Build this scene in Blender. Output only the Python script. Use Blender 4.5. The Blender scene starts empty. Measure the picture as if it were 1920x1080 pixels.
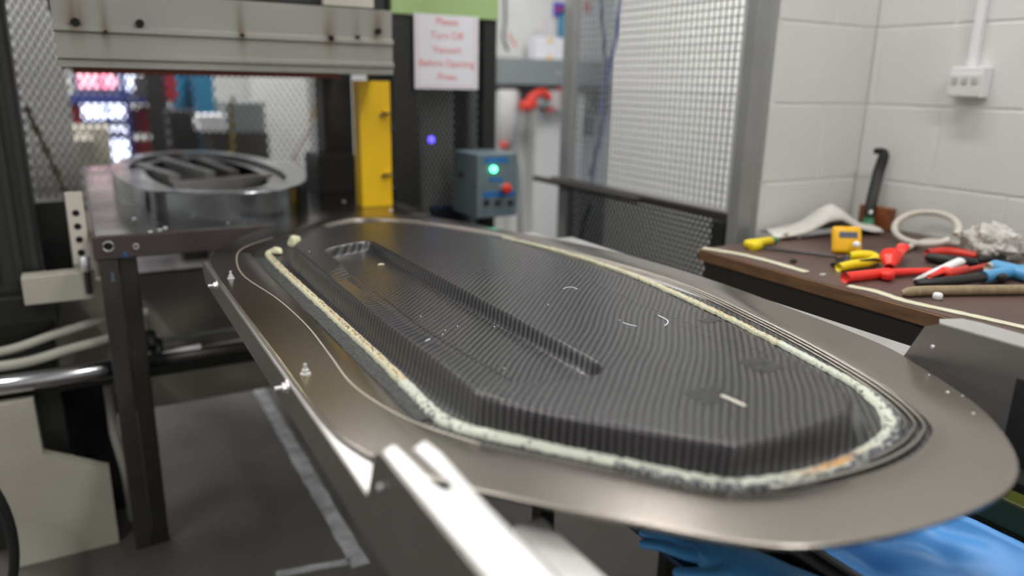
import bpy, bmesh, math, random
import numpy as np
from mathutils import Vector, Matrix, noise as mnoise
random.seed(7); rng = np.random.default_rng(7)
S = bpy.context.scene
COL = S.collection

# ---------------------------------------------------------------- camera
F = 1400.0; TH = math.atan(383/1400); RO = math.radians(1.15)
A3 = np.array([.5, -.8660254, 0]); B3 = np.array([.8660254, .5, 0]); O3 = np.array([-.705, 1.652, .95])
CAM = np.array([-.2155, -1.783, 1.35])
def rot(p): return np.array([p @ B3, -(p @ A3), p[2]])
FW = np.array([0, math.cos(TH), -math.sin(TH)]); UP = np.array([0, math.sin(TH), math.cos(TH)]); RT = np.array([1., 0, 0])
cr, sr = math.cos(RO), math.sin(RO)
CX = rot(cr*RT+sr*UP); CY = rot(-sr*RT+cr*UP); CZ = -rot(FW)
cam = bpy.data.cameras.new('camera'); camo = bpy.data.objects.new('camera', cam); COL.objects.link(camo)
camo.matrix_world = Matrix(((CX[0], CY[0], CZ[0], CAM[0]), (CX[1], CY[1], CZ[1], CAM[1]), (CX[2], CY[2], CZ[2], CAM[2]), (0, 0, 0, 1)))
cam.sensor_width = 36; cam.lens = F/1920*36; cam.clip_start = .05
cam.dof.use_dof = True; cam.dof.focus_distance = 1.32; cam.dof.aperture_fstop = 1.4
S.camera = camo
# measuring rays: where a line of sight meets a plane of the room (used to read positions off the photograph)
def ray(u, v):
    return CX*((u-960)/F) + CY*(-(v-540)/F) - CZ
def PX(u, v, x): d = ray(u, v); return CAM + d*((x-CAM[0])/d[0])
def PY(u, v, y): d = ray(u, v); return CAM + d*((y-CAM[1])/d[1])
def PZ(u, v, z): d = ray(u, v); return CAM + d*((z-CAM[2])/d[2])

# ---------------------------------------------------------------- world, lights, exposure
wd = bpy.data.worlds.new('world'); S.world = wd; wd.use_nodes = True
wd.node_tree.nodes['Background'].inputs[0].default_value = (.75, .85, 1, 1)
wd.node_tree.nodes['Background'].inputs[1].default_value = .6
S.view_settings.view_transform = 'Standard'; S.view_settings.look = 'None'
S.view_settings.exposure = 0.0; S.view_settings.gamma = 1; S.view_settings.use_curve_mapping = False
CEIL = 3.3
LAMPS = [(-1.6, -1.2), (.9, -2.5), (-1.9, 1.6), (.75, 1.5), (-1.2, 4.4), (.9, 4.4), (2.15, .25), (1.25, -.45)]
POWER = [46, 38, 52, 46, 120, 120, 50, 27]  # unseen battens; far workshop pair added, bay one boosted, to brighten those walls
for (lx, ly), pw in zip(LAMPS, POWER):
    l = bpy.data.lights.new('tube_light', 'AREA'); l.shape = 'RECTANGLE'; l.size = .16; l.size_y = 1.35
    l.energy = pw; l.color = (1, .975, .94)
    lo = bpy.data.objects.new('tube_light', l); lo.location = (lx, ly, CEIL-.105); COL.objects.link(lo)

# ---------------------------------------------------------------- materials
def nt(m): return m.node_tree.nodes, m.node_tree.links
MATS = {}
def mat(name, col, rough=.5, metal=0, var=0, scale=8, col2=None, bump=0, bscale=60, emit=None, es=1, spec=.5, coat=0, detail=4, stretch=None, attr=None, rvar=0):
    if name in MATS: return MATS[name]
    m = bpy.data.materials.new(name); m.use_nodes = True; N, L = nt(m); b = N['Principled BSDF']
    b.inputs['Base Color'].default_value = (*col, 1); b.inputs['Roughness'].default_value = rough
    b.inputs['Metallic'].default_value = metal; b.inputs['Specular IOR Level'].default_value = spec
    b.inputs['Coat Weight'].default_value = coat; b.inputs['Coat Roughness'].default_value = .12
    tc = N.new('ShaderNodeTexCoord'); src = tc.outputs['Object']
    if stretch:
        mp = N.new('ShaderNodeMapping'); mp.inputs['Scale'].default_value = stretch; L.new(src, mp.inputs[0]); src = mp.outputs[0]
    if var or col2:
        nz = N.new('ShaderNodeTexNoise'); nz.inputs['Scale'].default_value = scale; nz.inputs['Detail'].default_value = detail
        L.new(src, nz.inputs['Vector'])
        mr = N.new('ShaderNodeMapRange'); mr.inputs[1].default_value = .32; mr.inputs[2].default_value = .68
        L.new(nz.outputs['Fac'], mr.inputs[0])
        mx = N.new('ShaderNodeMix'); mx.data_type = 'RGBA'
        c2 = col2 if col2 else tuple(max(0, c*(1-var)) for c in col)
        mx.inputs[6].default_value = (*col, 1); mx.inputs[7].default_value = (*c2, 1)
        L.new(mr.outputs[0], mx.inputs[0]); L.new(mx.outputs[2], b.inputs['Base Color'])
        if rvar:
            m2 = N.new('ShaderNodeMapRange'); m2.inputs[3].default_value = rough-rvar; m2.inputs[4].default_value = rough+rvar
            L.new(mr.outputs[0], m2.inputs[0]); L.new(m2.outputs[0], b.inputs['Roughness'])
    if attr:
        at = N.new('ShaderNodeAttribute'); at.attribute_name = attr; L.new(at.outputs['Color'], b.inputs['Base Color'])
    if bump:
        nb = N.new('ShaderNodeTexNoise'); nb.inputs['Scale'].default_value = bscale; nb.inputs['Detail'].default_value = 5
        L.new(src, nb.inputs['Vector']); bp = N.new('ShaderNodeBump'); bp.inputs['Strength'].default_value = bump; bp.inputs['Distance'].default_value = .004
        L.new(nb.outputs['Fac'], bp.inputs['Height']); L.new(bp.outputs[0], b.inputs['Normal'])
    if emit:
        b.inputs['Emission Color'].default_value = (*emit, 1); b.inputs['Emission Strength'].default_value = es
    MATS[name] = m; return m

M = dict(
 wall=mat('white_painted_block', (.66, .665, .65), .55, var=.04, scale=3, bump=.25, bscale=90),
 ceil=mat('ceiling_white', (.7, .7, .68), .8),
 floor=mat('worn_concrete', (.085, .078, .07), .5, col2=(.05, .046, .042), scale=2.2, bump=.3, bscale=30, rvar=.1),
 tape=mat('worn_floor_tape', (.42, .43, .45), .6, col2=(.2, .2, .205), scale=14),
 steel=mat('brushed_sheet_steel', (.39, .365, .345), .3, 1, col2=(.34, .315, .285), scale=3.5, bump=.04, bscale=50, rvar=.05),
 alu=mat('folded_aluminium', (.72, .72, .72), .4, 1, var=.08, scale=20, rvar=.04),
 alud=mat('shaded_aluminium', (.33, .31, .295), .4, 1, var=.1, scale=12),  # darker copy of the aluminium: side shade put into the colour
 white=mat('white_coated_bar', (.78, .77, .75), .35),
 zinc=mat('zinc_bolt', (.9, .91, .93), .38, .8),
 darkst=mat('dark_steel', (.055, .053, .052), .42, .6, var=.35, scale=9),
 legst=mat('dark_leg_steel', (.085, .08, .075), .45, .6, var=.3, scale=6),
 black=mat('black_paint', (.014, .014, .014), .4),
 void=mat('black_opening', (.004, .004, .004), .9),  # near-black: shade inside holes and openings put into the colour
 gstrip=mat('greenish_column', (.05, .055, .05), .35, .3, var=.4, scale=5, stretch=(1, 1, .2)),
 beam=mat('platen_grey', (.3, .3, .28), .38, .55, attr='tint'),
 seal=mat('red_silicone', (.16, .03, .015), .5),
 platen=mat('mauve_steel', (.105, .082, .086), .4, .5, var=.25, scale=5),
 platop=mat('polished_platen', (.27, .27, .28), .2, 1, col2=(.17, .165, .16), scale=4, rvar=.08),
 mould=mat('machined_mould', (.29, .31, .33), .2, 1, col2=(.2, .21, .22), scale=6, rvar=.06),
 yellow=mat('yellow_guard_paint', (.82, .50, .004), .42, var=.06),
 green=mat('pale_green_paint', (.33, .47, .2), .5),
 paper=mat('paper', (.72, .72, .78), .6), pink=mat('pale_pink_border', (.7, .5, .55), .6), redink=mat('red_print', (.72, .2, .22), .6),
 meshk=mat('black_expanded_metal', (.02, .02, .022), .4, .4),
 meshg=mat('grey_expanded_metal', (.06, .057, .053), .5, .5),
 wire=mat('galvanised_wire', (.36, .37, .38), .45, .5),
 post=mat('galvanised_post', (.31, .315, .31), .45, .4, var=.12),
 ledge=mat('dark_ledge', (.04, .035, .032), .4, .2),
 ctrl=mat('blue_grey_enclosure', (.14, .19, .215), .42, .1, var=.08),
 bluelab=mat('blue_label', (.02, .14, .4), .4),
 greenl=mat('green_lamp', (.2, 1, .6), .3, emit=(.1, 1, .45), es=5),
 bluel=mat('blue_led', (.1, .1, 1), .3, emit=(.12, .08, 1), es=2.2),
 redk=mat('red_plastic', (.6, .035, .02), .38), redp=mat('bright_red_plastic', (.78, .03, .02), .32),
 greyp=mat('grey_plastic', (.2, .23, .24), .5), ltgrey=mat('light_grey_plastic', (.45, .45, .45), .5),
 cream=mat('cream_machine_paint', (.48, .465, .40), .5, col2=(.40, .38, .32), scale=5, bump=.1),
 beige=mat('grimy_beige_panel', (.34, .325, .28), .55, col2=(.24, .225, .195), scale=2.5),
 chrome=mat('chrome_pipe', (.62, .62, .66), .18, 1), hose=mat('off_white_hose', (.47, .46, .41), .5, var=.2, scale=10),
 rubber=mat('black_rubber', (.012, .012, .013), .5),
 benchtop=mat('brown_laminate', (.105, .062, .052), .45, col2=(.075, .045, .038), scale=7, bump=.1),
 wood=mat('wood_edge', (.2, .1, .045), .55, var=.4, scale=14, stretch=(6, 1, 6)), wood2=mat('pale_wood', (.3, .22, .13), .55, var=.3, scale=20, stretch=(5, 5, 1)),
 benchfr=mat('bench_frame', (.028, .023, .019), .5),
 mask=mat('cream_masking_tape', (.62, .6, .46), .6, var=.12, scale=30, bump=.5, bscale=60),
 leather=mat('brown_block', (.25, .07, .015), .5, var=.4, scale=25), blk2=mat('black_strap', (.025, .025, .022), .4, .3),
 grntape=mat('green_tape', (.05, .2, .1), .5), ytool=mat('yellow_tool_plastic', (.80, .62, .01), .35), omet=mat('orange_yellow_case', (.85, .47, .005), .35),
 lcd=mat('grey_screen', (.1, .12, .17), .2), cloth=mat('white_cloth', (.62, .6, .56), .8, var=.1, scale=20, bump=.4, bscale=40),
 clothb=mat('brown_lining', (.2, .15, .12), .8), rag=mat('grubby_rag', (.66, .64, .6), .9, col2=(.42, .41, .39), scale=45, bump=.6, bscale=90),
 tube=mat('white_vinyl', (.62, .58, .52), .4), blueh=mat('blue_grip', (.09, .32, .58), .4), wplas=mat('white_plastic', (.75, .75, .77), .4),
 nitrile=mat('blue_nitrile', (.10, .42, .9), .42, var=.1, scale=12, bump=.5, bscale=40), bluecl=mat('blue_plastic_sheet', (.10, .36, .82), .45, var=.12, scale=6),
 navy=mat('dark_blue_plastic', (.008, .04, .12), .4), olive=mat('olive_bar', (.05, .06, .006), .4),
 rope=mat('blue_rope', (.03, .07, .4), .6), ropek=mat('dark_blue_rope', (.02, .03, .13), .6),
 window=mat('window_daylight', (.8, .85, 1), .3, emit=(.72, .78, 1), es=2.6),
 winpink=mat('pink_lit_pane', (1, .4, .5), .3, emit=(1, .5, .62), es=1.7),
 rack=mat('blue_rack', (.02, .04, .2), .5), crate=mat('dull_red_crate', (.3, .015, .03), .5), teal=mat('teal_panel', (.01, .16, .3), .5),
 glue=mat('cured_resin', (.62, .62, .42), .5), fibre=mat('glass_fibre', (.85, .86, .9), .4), orange=mat('orange_hose', (.55, .25, .06), .5),
 purple=mat('blue_sticker', (.06, .06, .45), .5), char=mat('charcoal_grey', (.06, .07, .075), .5),
)

def carbon_material():
    m = bpy.data.materials.new('twill_carbon'); m.use_nodes = True; N, L = nt(m); b = N['Principled BSDF']
    tc = N.new('ShaderNodeTexCoord')
    nzw = N.new('ShaderNodeTexNoise'); nzw.inputs['Scale'].default_value = 5; nzw.inputs['Detail'].default_value = 1
    L.new(tc.outputs['Object'], nzw.inputs['Vector'])
    off = N.new('ShaderNodeVectorMath'); off.operation = 'SCALE'; off.inputs['Scale'].default_value = .022; L.new(nzw.outputs['Color'], off.inputs[0])
    ad = N.new('ShaderNodeVectorMath'); ad.operation = 'ADD'; L.new(tc.outputs['Object'], ad.inputs[0]); L.new(off.outputs[0], ad.inputs[1])
    sx = N.new('ShaderNodeSeparateXYZ'); L.new(ad.outputs[0], sx.inputs[0])
    def ma(op, a, bb=None, c=None):
        n = N.new('ShaderNodeMath'); n.operation = op
        for i, q in enumerate((a, bb, c)):
            if q is None: continue
            if isinstance(q, (int, float)): n.inputs[i].default_value = q
            else: L.new(q, n.inputs[i])
        return n.outputs[0]
    w = .0034
    # the side walls: the cloth runs on over the edge, so height adds to both directions
    zz7 = ma('MULTIPLY', sx.outputs[2], .7); xz = ma('ADD', sx.outputs[0], zz7)
    u = ma('DIVIDE', xz, w); v = ma('DIVIDE', ma('ADD', sx.outputs[1], zz7), w)
    su = ma('SUBTRACT', ma('FLOOR', u), ma('FLOOR', v))
    md = ma('FLOORED_MODULO', su, 4.0)
    mask = ma('LESS_THAN', md, 1.5)
    fu = ma('SINE', ma('MULTIPLY', ma('FRACT', u), math.pi)); fv = ma('SINE', ma('MULTIPLY', ma('FRACT', v), math.pi))
    h = ma('ADD', ma('MULTIPLY', fu, mask), ma('MULTIPLY', fv, ma('SUBTRACT', 1.0, mask)))
    mx = N.new('ShaderNodeMix'); mx.data_type = 'RGBA'; mx.inputs[6].default_value = (.020, .020, .021, 1); mx.inputs[7].default_value = (.088, .086, .09, 1)  # equally black tows; their differing sheen is put into the base colour
    L.new(mask, mx.inputs[0]); L.new(mx.outputs[2], b.inputs['Base Color'])
    mr = N.new('ShaderNodeMapRange'); mr.inputs[3].default_value = .33; mr.inputs[4].default_value = .36
    L.new(mask, mr.inputs[0]); L.new(mr.outputs[0], b.inputs['Roughness'])
    bp = N.new('ShaderNodeBump'); bp.inputs['Strength'].default_value = .45; bp.inputs['Distance'].default_value = .0005
    L.new(h, bp.inputs['Height']); L.new(bp.outputs[0], b.inputs['Normal'])
    b.inputs['Metallic'].default_value = .6; b.inputs['Specular IOR Level'].default_value = .4
    b.inputs['Coat Weight'].default_value = .4; b.inputs['Coat Roughness'].default_value = .22
    return m
M['carbon'] = carbon_material()
def attr_mat(name, rough, metal=0, bump=0, bscale=150):
    return mat(name, (1, 1, 1), rough, metal, attr='tint', bump=bump, bscale=bscale)
M['bead'] = attr_mat('tacky_sealant', .45, 0, .6, 220)
M['traysheet'] = attr_mat('tray_sheet_steel', .24, 1, .03, 40)
M['scurf'] = mat('rough_dark_laminate_edge', (.022, .022, .022), .5, .3, col2=(.085, .088, .09), scale=160, bump=.8, bscale=300)

# ---------------------------------------------------------------- mesh helpers
ORG = {}
def mk(name, verts, faces, m, parent=None, smooth=False, kind=None, label=None, cat=None, group=None, tint=None, struct=False):
    v = np.array([tuple(p) for p in verts], dtype=float)
    if parent is not None: off = ORG[parent.name]
    elif struct: off = np.zeros(3)
    else: off = np.array([(v[:, 0].min()+v[:, 0].max())/2, (v[:, 1].min()+v[:, 1].max())/2, v[:, 2].min()])
    me = bpy.data.meshes.new(name); me.from_pydata((v-off).tolist(), [], [list(f) for f in faces])
    if smooth: me.shade_smooth() if hasattr(me, 'shade_smooth') else None
    me.materials.append(M[m] if isinstance(m, str) else m)
    if tint is not None:
        ca = me.color_attributes.new('tint', 'FLOAT_COLOR', 'POINT')
        ca.data.foreach_set('color', np.hstack([tint, np.ones((len(v), 1))]).astype(np.float32).ravel())
    o = bpy.data.objects.new(name, me); COL.objects.link(o)
    if parent is not None: o.parent = parent
    else: o.location = off
    ORG[o.name] = off
    if struct: o['kind'] = 'structure'
    if kind: o['kind'] = kind
    if label: o['label'] = label
    if cat: o['category'] = cat
    if group: o['group'] = group
    return o
def thing(name, loc, label, cat, group=None):
    o = bpy.data.objects.new(name, None); COL.objects.link(o); o.location = loc; o.empty_display_size = .05
    ORG[o.name] = np.array(loc, dtype=float); o['label'] = label; o['category'] = cat
    if group: o['group'] = group
    return o
def structroot(name, loc=(0, 0, 0)):
    o = bpy.data.objects.new(name, None); COL.objects.link(o); o.location = loc; ORG[o.name] = np.array(loc, dtype=float); o['kind'] = 'structure'; return o
def box_g(x0, x1, y0, y1, z0, z1, bev=0, seg=2):
    bm = bmesh.new(); bmesh.ops.create_cube(bm, size=1)
    for v in bm.verts:
        v.co = Vector(((x0+x1)/2+v.co.x*(x1-x0), (y0+y1)/2+v.co.y*(y1-y0), (z0+z1)/2+v.co.z*(z1-z0)))
    if bev: bmesh.ops.bevel(bm, geom=bm.edges[:], offset=bev, segments=seg, affect='EDGES', profile=.6)
    r = bm_g(bm); return r
def bm_g(bm):
    bm.verts.index_update(); vs = [tuple(v.co) for v in bm.verts]; fs = [[v.index for v in f.verts] for f in bm.faces]; bm.free(); return vs, fs
def join_g(*gs):
    V = []; Fc = []
    for v, f in gs:
        n = len(V); V += [tuple(p) for p in v]; Fc += [[i+n for i in q] for q in f]
    return V, Fc
def xf(g, loc=(0, 0, 0), rz=0, rx=0, ry=0, s=1):
    mt = Matrix.Translation(loc) @ Matrix.Rotation(rz, 4, 'Z') @ Matrix.Rotation(ry, 4, 'Y') @ Matrix.Rotation(rx, 4, 'X') @ Matrix.Scale(s, 4)
    return [tuple(mt @ Vector(p)) for p in g[0]], g[1]
def box(name, x0, x1, y0, y1, z0, z1, m, parent=None, bev=.002, **k):
    v, f = box_g(x0, x1, y0, y1, z0, z1, bev); return mk(name, v, f, m, parent, **k)
def prism_g(poly, t0, t1, axis='x'):
    """poly: 2-D outline; swept from t0 to t1 along axis ('x': poly=(y,z); 'y': poly=(x,z); 'z': poly=(x,y))"""
    n = len(poly)
    def P(p, t): return (t, p[0], p[1]) if axis == 'x' else ((p[0], t, p[1]) if axis == 'y' else (p[0], p[1], t))
    vs = [P(p, t0) for p in poly]+[P(p, t1) for p in poly]
    fs = [list(range(n))[::-1], list(range(n, 2*n))]+[[i, (i+1) % n, n+(i+1) % n, n+i] for i in range(n)]
    bm = bmesh.new(); bv = [bm.verts.new(p) for p in vs]
    for f in fs: bm.faces.new([bv[i] for i in f])
    bmesh.ops.recalc_face_normals(bm, faces=bm.faces[:])
    return bm_g(bm)
def tube_g(pts, r, n=10, closed=False, flat=1.0, cap=True):
    pts = [Vector(p) for p in pts]; K = len(pts); rs = r if hasattr(r, '__len__') else [r]*K
    V = []; Fc = []; up = Vector((0, 0, 1)); prev = None
    for i, p in enumerate(pts):
        a = pts[(i-1) % K] if (closed or i > 0) else p; b = pts[(i+1) % K] if (closed or i < K-1) else p
        t = (b-a).normalized() if (b-a).length > 1e-9 else Vector((0, 0, 1))
        if prev is None:
            s = t.cross(up)
            if s.length < .2: s = t.cross(Vector((1, 0, 0)))
        else: s = prev - t*prev.dot(t)
        if closed: s = t.cross(up)
        s.normalize(); prev = s; q = s.cross(t).normalized()
        for k in range(n):
            an = 2*math.pi*k/n; V.append(tuple(p + s*math.cos(an)*rs[i] + q*math.sin(an)*rs[i]*flat))
    for i in range(K if closed else K-1):
        j = (i+1) % K
        for k in range(n):
            k2 = (k+1) % n; Fc.append([i*n+k, i*n+k2, j*n+k2, j*n+k])
    if cap and not closed: Fc += [list(range(n)), list(range((K-1)*n, K*n))[::-1]]
    return V, Fc
def cyl_g(p0, p1, r, n=20, r2=None, bev=0):
    p0 = Vector(p0); p1 = Vector(p1)
    if bev:
        d = (p1-p0).normalized(); e = r2 or r
        return tube_g([p0, p0+d*1e-5, p0+d*bev, p1-d*bev, p1-d*1e-5, p1], [r*.01, r-bev, r, e, e-bev, e*.01], n)
    return tube_g([p0, p1], [r, r2 or r], n)
def tube(name, pts, r, m, parent=None, n=10, **k):
    kw = {q: k.pop(q) for q in ('closed', 'flat') if q in k}
    v, f = tube_g(pts, r, n, **kw); return mk(name, v, f, m, parent, smooth=True, **k)
def cyl(name, p0, p1, r, m, parent=None, n=20, r2=None, bev=0, **k):
    v, f = cyl_g(p0, p1, r, n, r2, bev); return mk(name, v, f, m, parent, smooth=bool(bev), **k)
def smooth_pts(pts, n=8, closed=False):
    P = [Vector(p) for p in pts]; K = len(P); out = []
    rngk = range(K if closed else K-1)
    for i in rngk:
        g = (lambda j: P[j % K]) if closed else (lambda j: P[min(max(j, 0), K-1)])
        p0, p1, p2, p3 = g(i-1), g(i), g(i+1), g(i+2)
        for s in range(n):
            t = s/n; out.append(.5*((2*p1)+(p2-p0)*t+(2*p0-5*p1+4*p2-p3)*t*t+(3*p1-p0-3*p2+p3)*t**3))
    if not closed: out.append(P[-1])
    return out
def chaikin(poly, it=3, q=.22):
    P = [np.array(p, float) for p in poly]
    for _ in range(it):
        R = []
        for i in range(len(P)):
            a, b = P[i], P[(i+1) % len(P)]; R += [a*(1-q)+b*q, a*q+b*(1-q)]
        P = R; q = .25
    return np.array(P)
def text_g(s, size, align='CENTER'):
    c = bpy.data.curves.new('lettering', 'FONT'); c.body = s; c.size = size; c.align_x = align; c.extrude = .0004; c.resolution_u = 3
    o = bpy.data.objects.new('lettering', c); COL.objects.link(o)
    dg = bpy.context.evaluated_depsgraph_get(); me = bpy.data.meshes.new_from_object(o.evaluated_get(dg))
    v = [tuple(p.co) for p in me.vertices]; f = [list(p.vertices) for p in me.polygons]
    bpy.data.objects.remove(o); bpy.data.curves.remove(c); bpy.data.meshes.remove(me); return v, f
def bars_g(segs, w, axis_n):
    """thin square bars between point pairs; axis_n = normal of the screen"""
    V = []; Fc = []; nn = Vector(axis_n)
    for a, b in segs:
        a = Vector(a); b = Vector(b); s = (b-a).normalized().cross(nn).normalized()*w/2; q = nn*w/2; n = len(V)
        for p in (a, b):
            V += [tuple(p+s+q), tuple(p-s+q), tuple(p-s-q), tuple(p+s-q)]
        Fc += [[n, n+1, n+5, n+4], [n+1, n+2, n+6, n+5], [n+2, n+3, n+7, n+6], [n+3, n, n+4, n+7]]
    return V, Fc
def diamond_segs(x0, x1, z0, z1, px, pz, P):
    """crossing diagonals of an expanded-metal sheet, clipped to the rectangle"""
    segs = []; k = pz/px; W_, H_ = x1-x0, z1-z0
    n = int((W_*k+H_)/pz)+2
    for sgn in (1, -1):
        for i in range(-n, n+1):
            c = i*pz
            lo, hi = 0.0, W_
            # z = c + sgn*k*x
            a, b = sorted(((0-c)/(sgn*k), (H_-c)/(sgn*k)))
            lo, hi = max(lo, a), min(hi, b)
            if hi-lo > 1e-4: segs.append((P(x0+lo, z0+c+sgn*k*lo), P(x0+hi, z0+c+sgn*k*hi)))
    return segs

# ================================================================= THE SETTING
box('floor', -4, 4.6, -4, 8, -.05, 0, 'floor', bev=0, struct=True)
box('ceiling', -4, 4.6, -4, 8, CEIL, CEIL+.05, 'ceil', bev=0, struct=True)
def blockwall(name, axis, c, t0, t1, z0, z1, vis, sgn, zoff=.05):
    """painted block wall: backing slab plus each block in view as a part with a recessed joint"""
    r = structroot(name)
    if axis == 'x': box('backing', c+.002*sgn, c+.12*sgn, t0, t1, z0, z1, 'wall', r, 0) if sgn > 0 else box('backing', c-.12, c-.004, t0, t1, z0, z1, 'wall', r, 0)
    else: box('backing', t0, t1, c+.002, c+.12, z0, z1, 'wall', r, 0)
    a0, a1, v0, v1 = vis; j = .003
    k = math.floor((v0-zoff)/.232)
    while zoff+k*.232 < v1:
        zb = zoff+k*.232; sh = .225 if k % 2 else 0; i = math.floor((a0-sh)/.45)
        while sh+i*.45 < a1:
            p, q = max(a0, sh+i*.45+j), min(a1, sh+(i+1)*.45-j)
            if q-p > .02:
                if axis == 'x': v, f = box_g(min(c, c+.006*sgn), max(c, c+.0045*sgn), p, q, zb+j, zb+.232-j, .0028, 1)
                else: v, f = box_g(p, q, c, c+.0045, zb+j, zb+.232-j, .0028, 1)
                mk('block', v, f, 'wall', r)
            i += 1
        k += 1
    return r
# joints measured at z = 1.075, 1.305, 1.537
blockwall('wall_right', 'x', 2.0, -4, -.2, 0, CEIL, (-1.5, -.2, .6, 1.95), 1, zoff=.147)
blockwall('wall_back', 'y', -.2, 1.56, 2.12, 0, CEIL, (1.56, 2.0, .6, 1.95), 1, zoff=.147)
blockwall('wall_corner', 'x', 2.6, .0, 1.95, 0, CEIL, (.4, 1.95, .3, 2.1), 1, zoff=.147)
blockwall('wall_bay', 'y', 2.7, 1.75, 4.6, 0, CEIL, (1.75, 3.6, .2, 2.1), 1, zoff=.147)
box('wall_far', -4, 4.6, 6.6, 6.7, 0, CEIL, 'wall', bev=0, struct=True)
box('wall_left', -4.1, -4, -4, 8, 0, CEIL, 'wall', bev=0, struct=True)
box('wall_front', -4, 4.6, -4.1, -4, 0, CEIL, 'wall', bev=0, struct=True)
# the bay wall shows smooth pilaster standing forward
p0 = PY(1000, 430, 2.6)[0]; p1 = PY(1058, 430, 2.6)[0]
box('trim_1', p0-.03, p1+.1, 2.56, 2.7, 0, 1.36, 'wall', bev=.01, struct=True)

# floor tape
def rib(name, pts, w, z, m, **k):
    V = []; n = len(pts)
    for i, p in enumerate(pts):
        a = np.array(pts[max(i-1, 0)]); b = np.array(pts[min(i+1, n-1)]); t = (b-a)/np.linalg.norm(b-a); s = np.array([-t[1], t[0]])*w/2*(1+random.uniform(-.12, .12))
        for q in (np.array(p)+s, np.array(p)-s): V += [(q[0], q[1], z), (q[0], q[1], z+.0015)]
    Fc = []
    for i in range(n-1):
        a = i*4; b = a+4; Fc += [[a+1, a+3, b+3, b+1], [a, a+1, b+1, b], [a+2, b+2, b+3, a+3]]
    Fc += [[0, 2, 3, 1], [n*4-4, n*4-3, n*4-1, n*4-2]]
    return mk(name, V, Fc, m, **k)
rib('floor_tape', [(.365-.012*(i/30), 1.62-1.62*i/30+.04) for i in range(31)], .052, .0005, 'tape', label='long worn white marking tape on the dark concrete floor', cat='floor tape')
rib('floor_tape', [(.33-.02*i, .075+.004*i) for i in range(11)], .03, .0005, 'tape', label='short faint tape line crossing the end of the long tape', cat='floor tape')

# ceiling lights
for i, (lx, ly) in enumerate(LAMPS):
    t = thing('ceiling_light', (lx, ly, CEIL-.1), 'white fluorescent batten light under the ceiling '+['left of the camera', 'behind the camera on the right', 'left of the press', 'over the press bed', 'added over the far workshop, left one', 'added over the far workshop, right one', 'over the bay behind the fence', 'over the gap between tray and workbench'][i], 'ceiling light', 'ceiling battens')
    box('housing', lx-.1, lx+.1, ly-.7, ly+.7, CEIL-.06, CEIL, 'wplas', t, .005)
    box('diffuser', lx-.085, lx+.085, ly-.69, ly+.69, CEIL-.1, CEIL-.0605, 'paper', t, .005)

# ================================================================= FORMING TRAY
ZS = .950   # top of the sheet
OUT = [(-.03,.02),(-.196,.104),(-.40,.26),(-.49,.38),(-.50,.50),(-.46,.60),(-.28,.72),(-.05,.80),(.185,.88),(.362,.925),(.615,.94),(.892,.918),(1.069,.893),(1.155,.862),(1.297,.785),(1.385,.70),(1.43,.62),(1.442,.53),(1.433,.422),(1.41,.33),(1.372,.268),(1.276,.18),(1.165,.087),(1.10,.045),(1.03,.018),(.93,.006),(.7,.006),(.4,.006),(.15,.006)]
HOLE = [(-.05,.125),(.03,.108),(.525,.106),(.88,.106),(.985,.105),(1.05,.122),(1.128,.188),(1.223,.266),(1.285,.316),(1.322,.372),(1.338,.45),(1.342,.545),(1.325,.63),(1.285,.688),(1.15,.755),(.90,.825),(.59,.87),(.15,.815),(-.003,.775),(-.25,.66),(-.36,.56),(-.385,.46),(-.30,.33),(-.17,.195)]
def angres(poly, c, n):
    P = np.array([tuple(q)[:2] for q in poly]); res = []
    for k in range(n):
        an = 2*math.pi*k/n
        # angle stretched along the long axis so samples spread evenly
        d = np.array([math.cos(an)*1.9, math.sin(an)]); best = None
        for i in range(len(P)):
            a = P[i]; b = P[(i+1) % len(P)]; e = b-a; den = d[0]*e[1]-d[1]*e[0]
            if abs(den) < 1e-12: continue
            w = a-np.array(c); t = (w[0]*e[1]-w[1]*e[0])/den; s = (w[0]*d[1]-w[1]*d[0])/den
            if t > 0 and -1e-9 <= s <= 1+1e-9 and (best is None or t > best): best = t
        res.append(np.array(c)+d*best)
    return np.array(res)
def sm2(poly, n=6): return [tuple(p)[:2] for p in smooth_pts([(a, b, 0) for a, b in poly], n, True)]
NR = 360; CC = (.47, .47)
out = angres(sm2(OUT), CC, NR); hole = angres(sm2(HOLE), CC, NR)
tray = thing('forming_tray', (.45, -.5, .88), 'wide sheet steel forming tray with aluminium side rails carrying the carbon panel', 'tray')
rings = [0, .01, .03, .12, .3, .5, .7, .88, .97, .99, 1.0]; V = []; T = []
base = np.array([.37, .338, .308])
for s in rings:
    for k in range(NR):
        p = hole[k]*(1-s)+out[k]*s; a, b = p
        z = ZS
        dh = np.linalg.norm(p-hole[k])
        z -= .0035*math.exp(-(dh/.012)**2)
        if s == 1.0: z -= .0015
        n1 = mnoise.noise(Vector((a*3.1, b*3.1, 1.7))); n2 = mnoise.noise(Vector((a*7, b*7, 5)))
        c = base*(1+.05*n1+.05*n2)
        gold = max(0, 1-b/.16)*max(0, min(1, (a-.25)/.2))*max(0, min(1, (1.02-a)/.15))  # golden tint along the left edge
        c = c*(1-gold*.75)+np.array([.27, .21, .09])*gold*.75
        dk = max(0, min(1, (.35-a)/.4))*max(0, 1-b/.4); c = c*(1-.4*dk)  # far left darkened: the press's dark reflection put into the colour
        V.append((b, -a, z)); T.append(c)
n0 = len(V)
for k in range(NR): V.append((out[k][1], -out[k][0], ZS-.0045)); T.append(base)
for k in range(NR): V.append((hole[k][1], -hole[k][0], ZS-.0052)); T.append(base)
Fc = []
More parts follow.
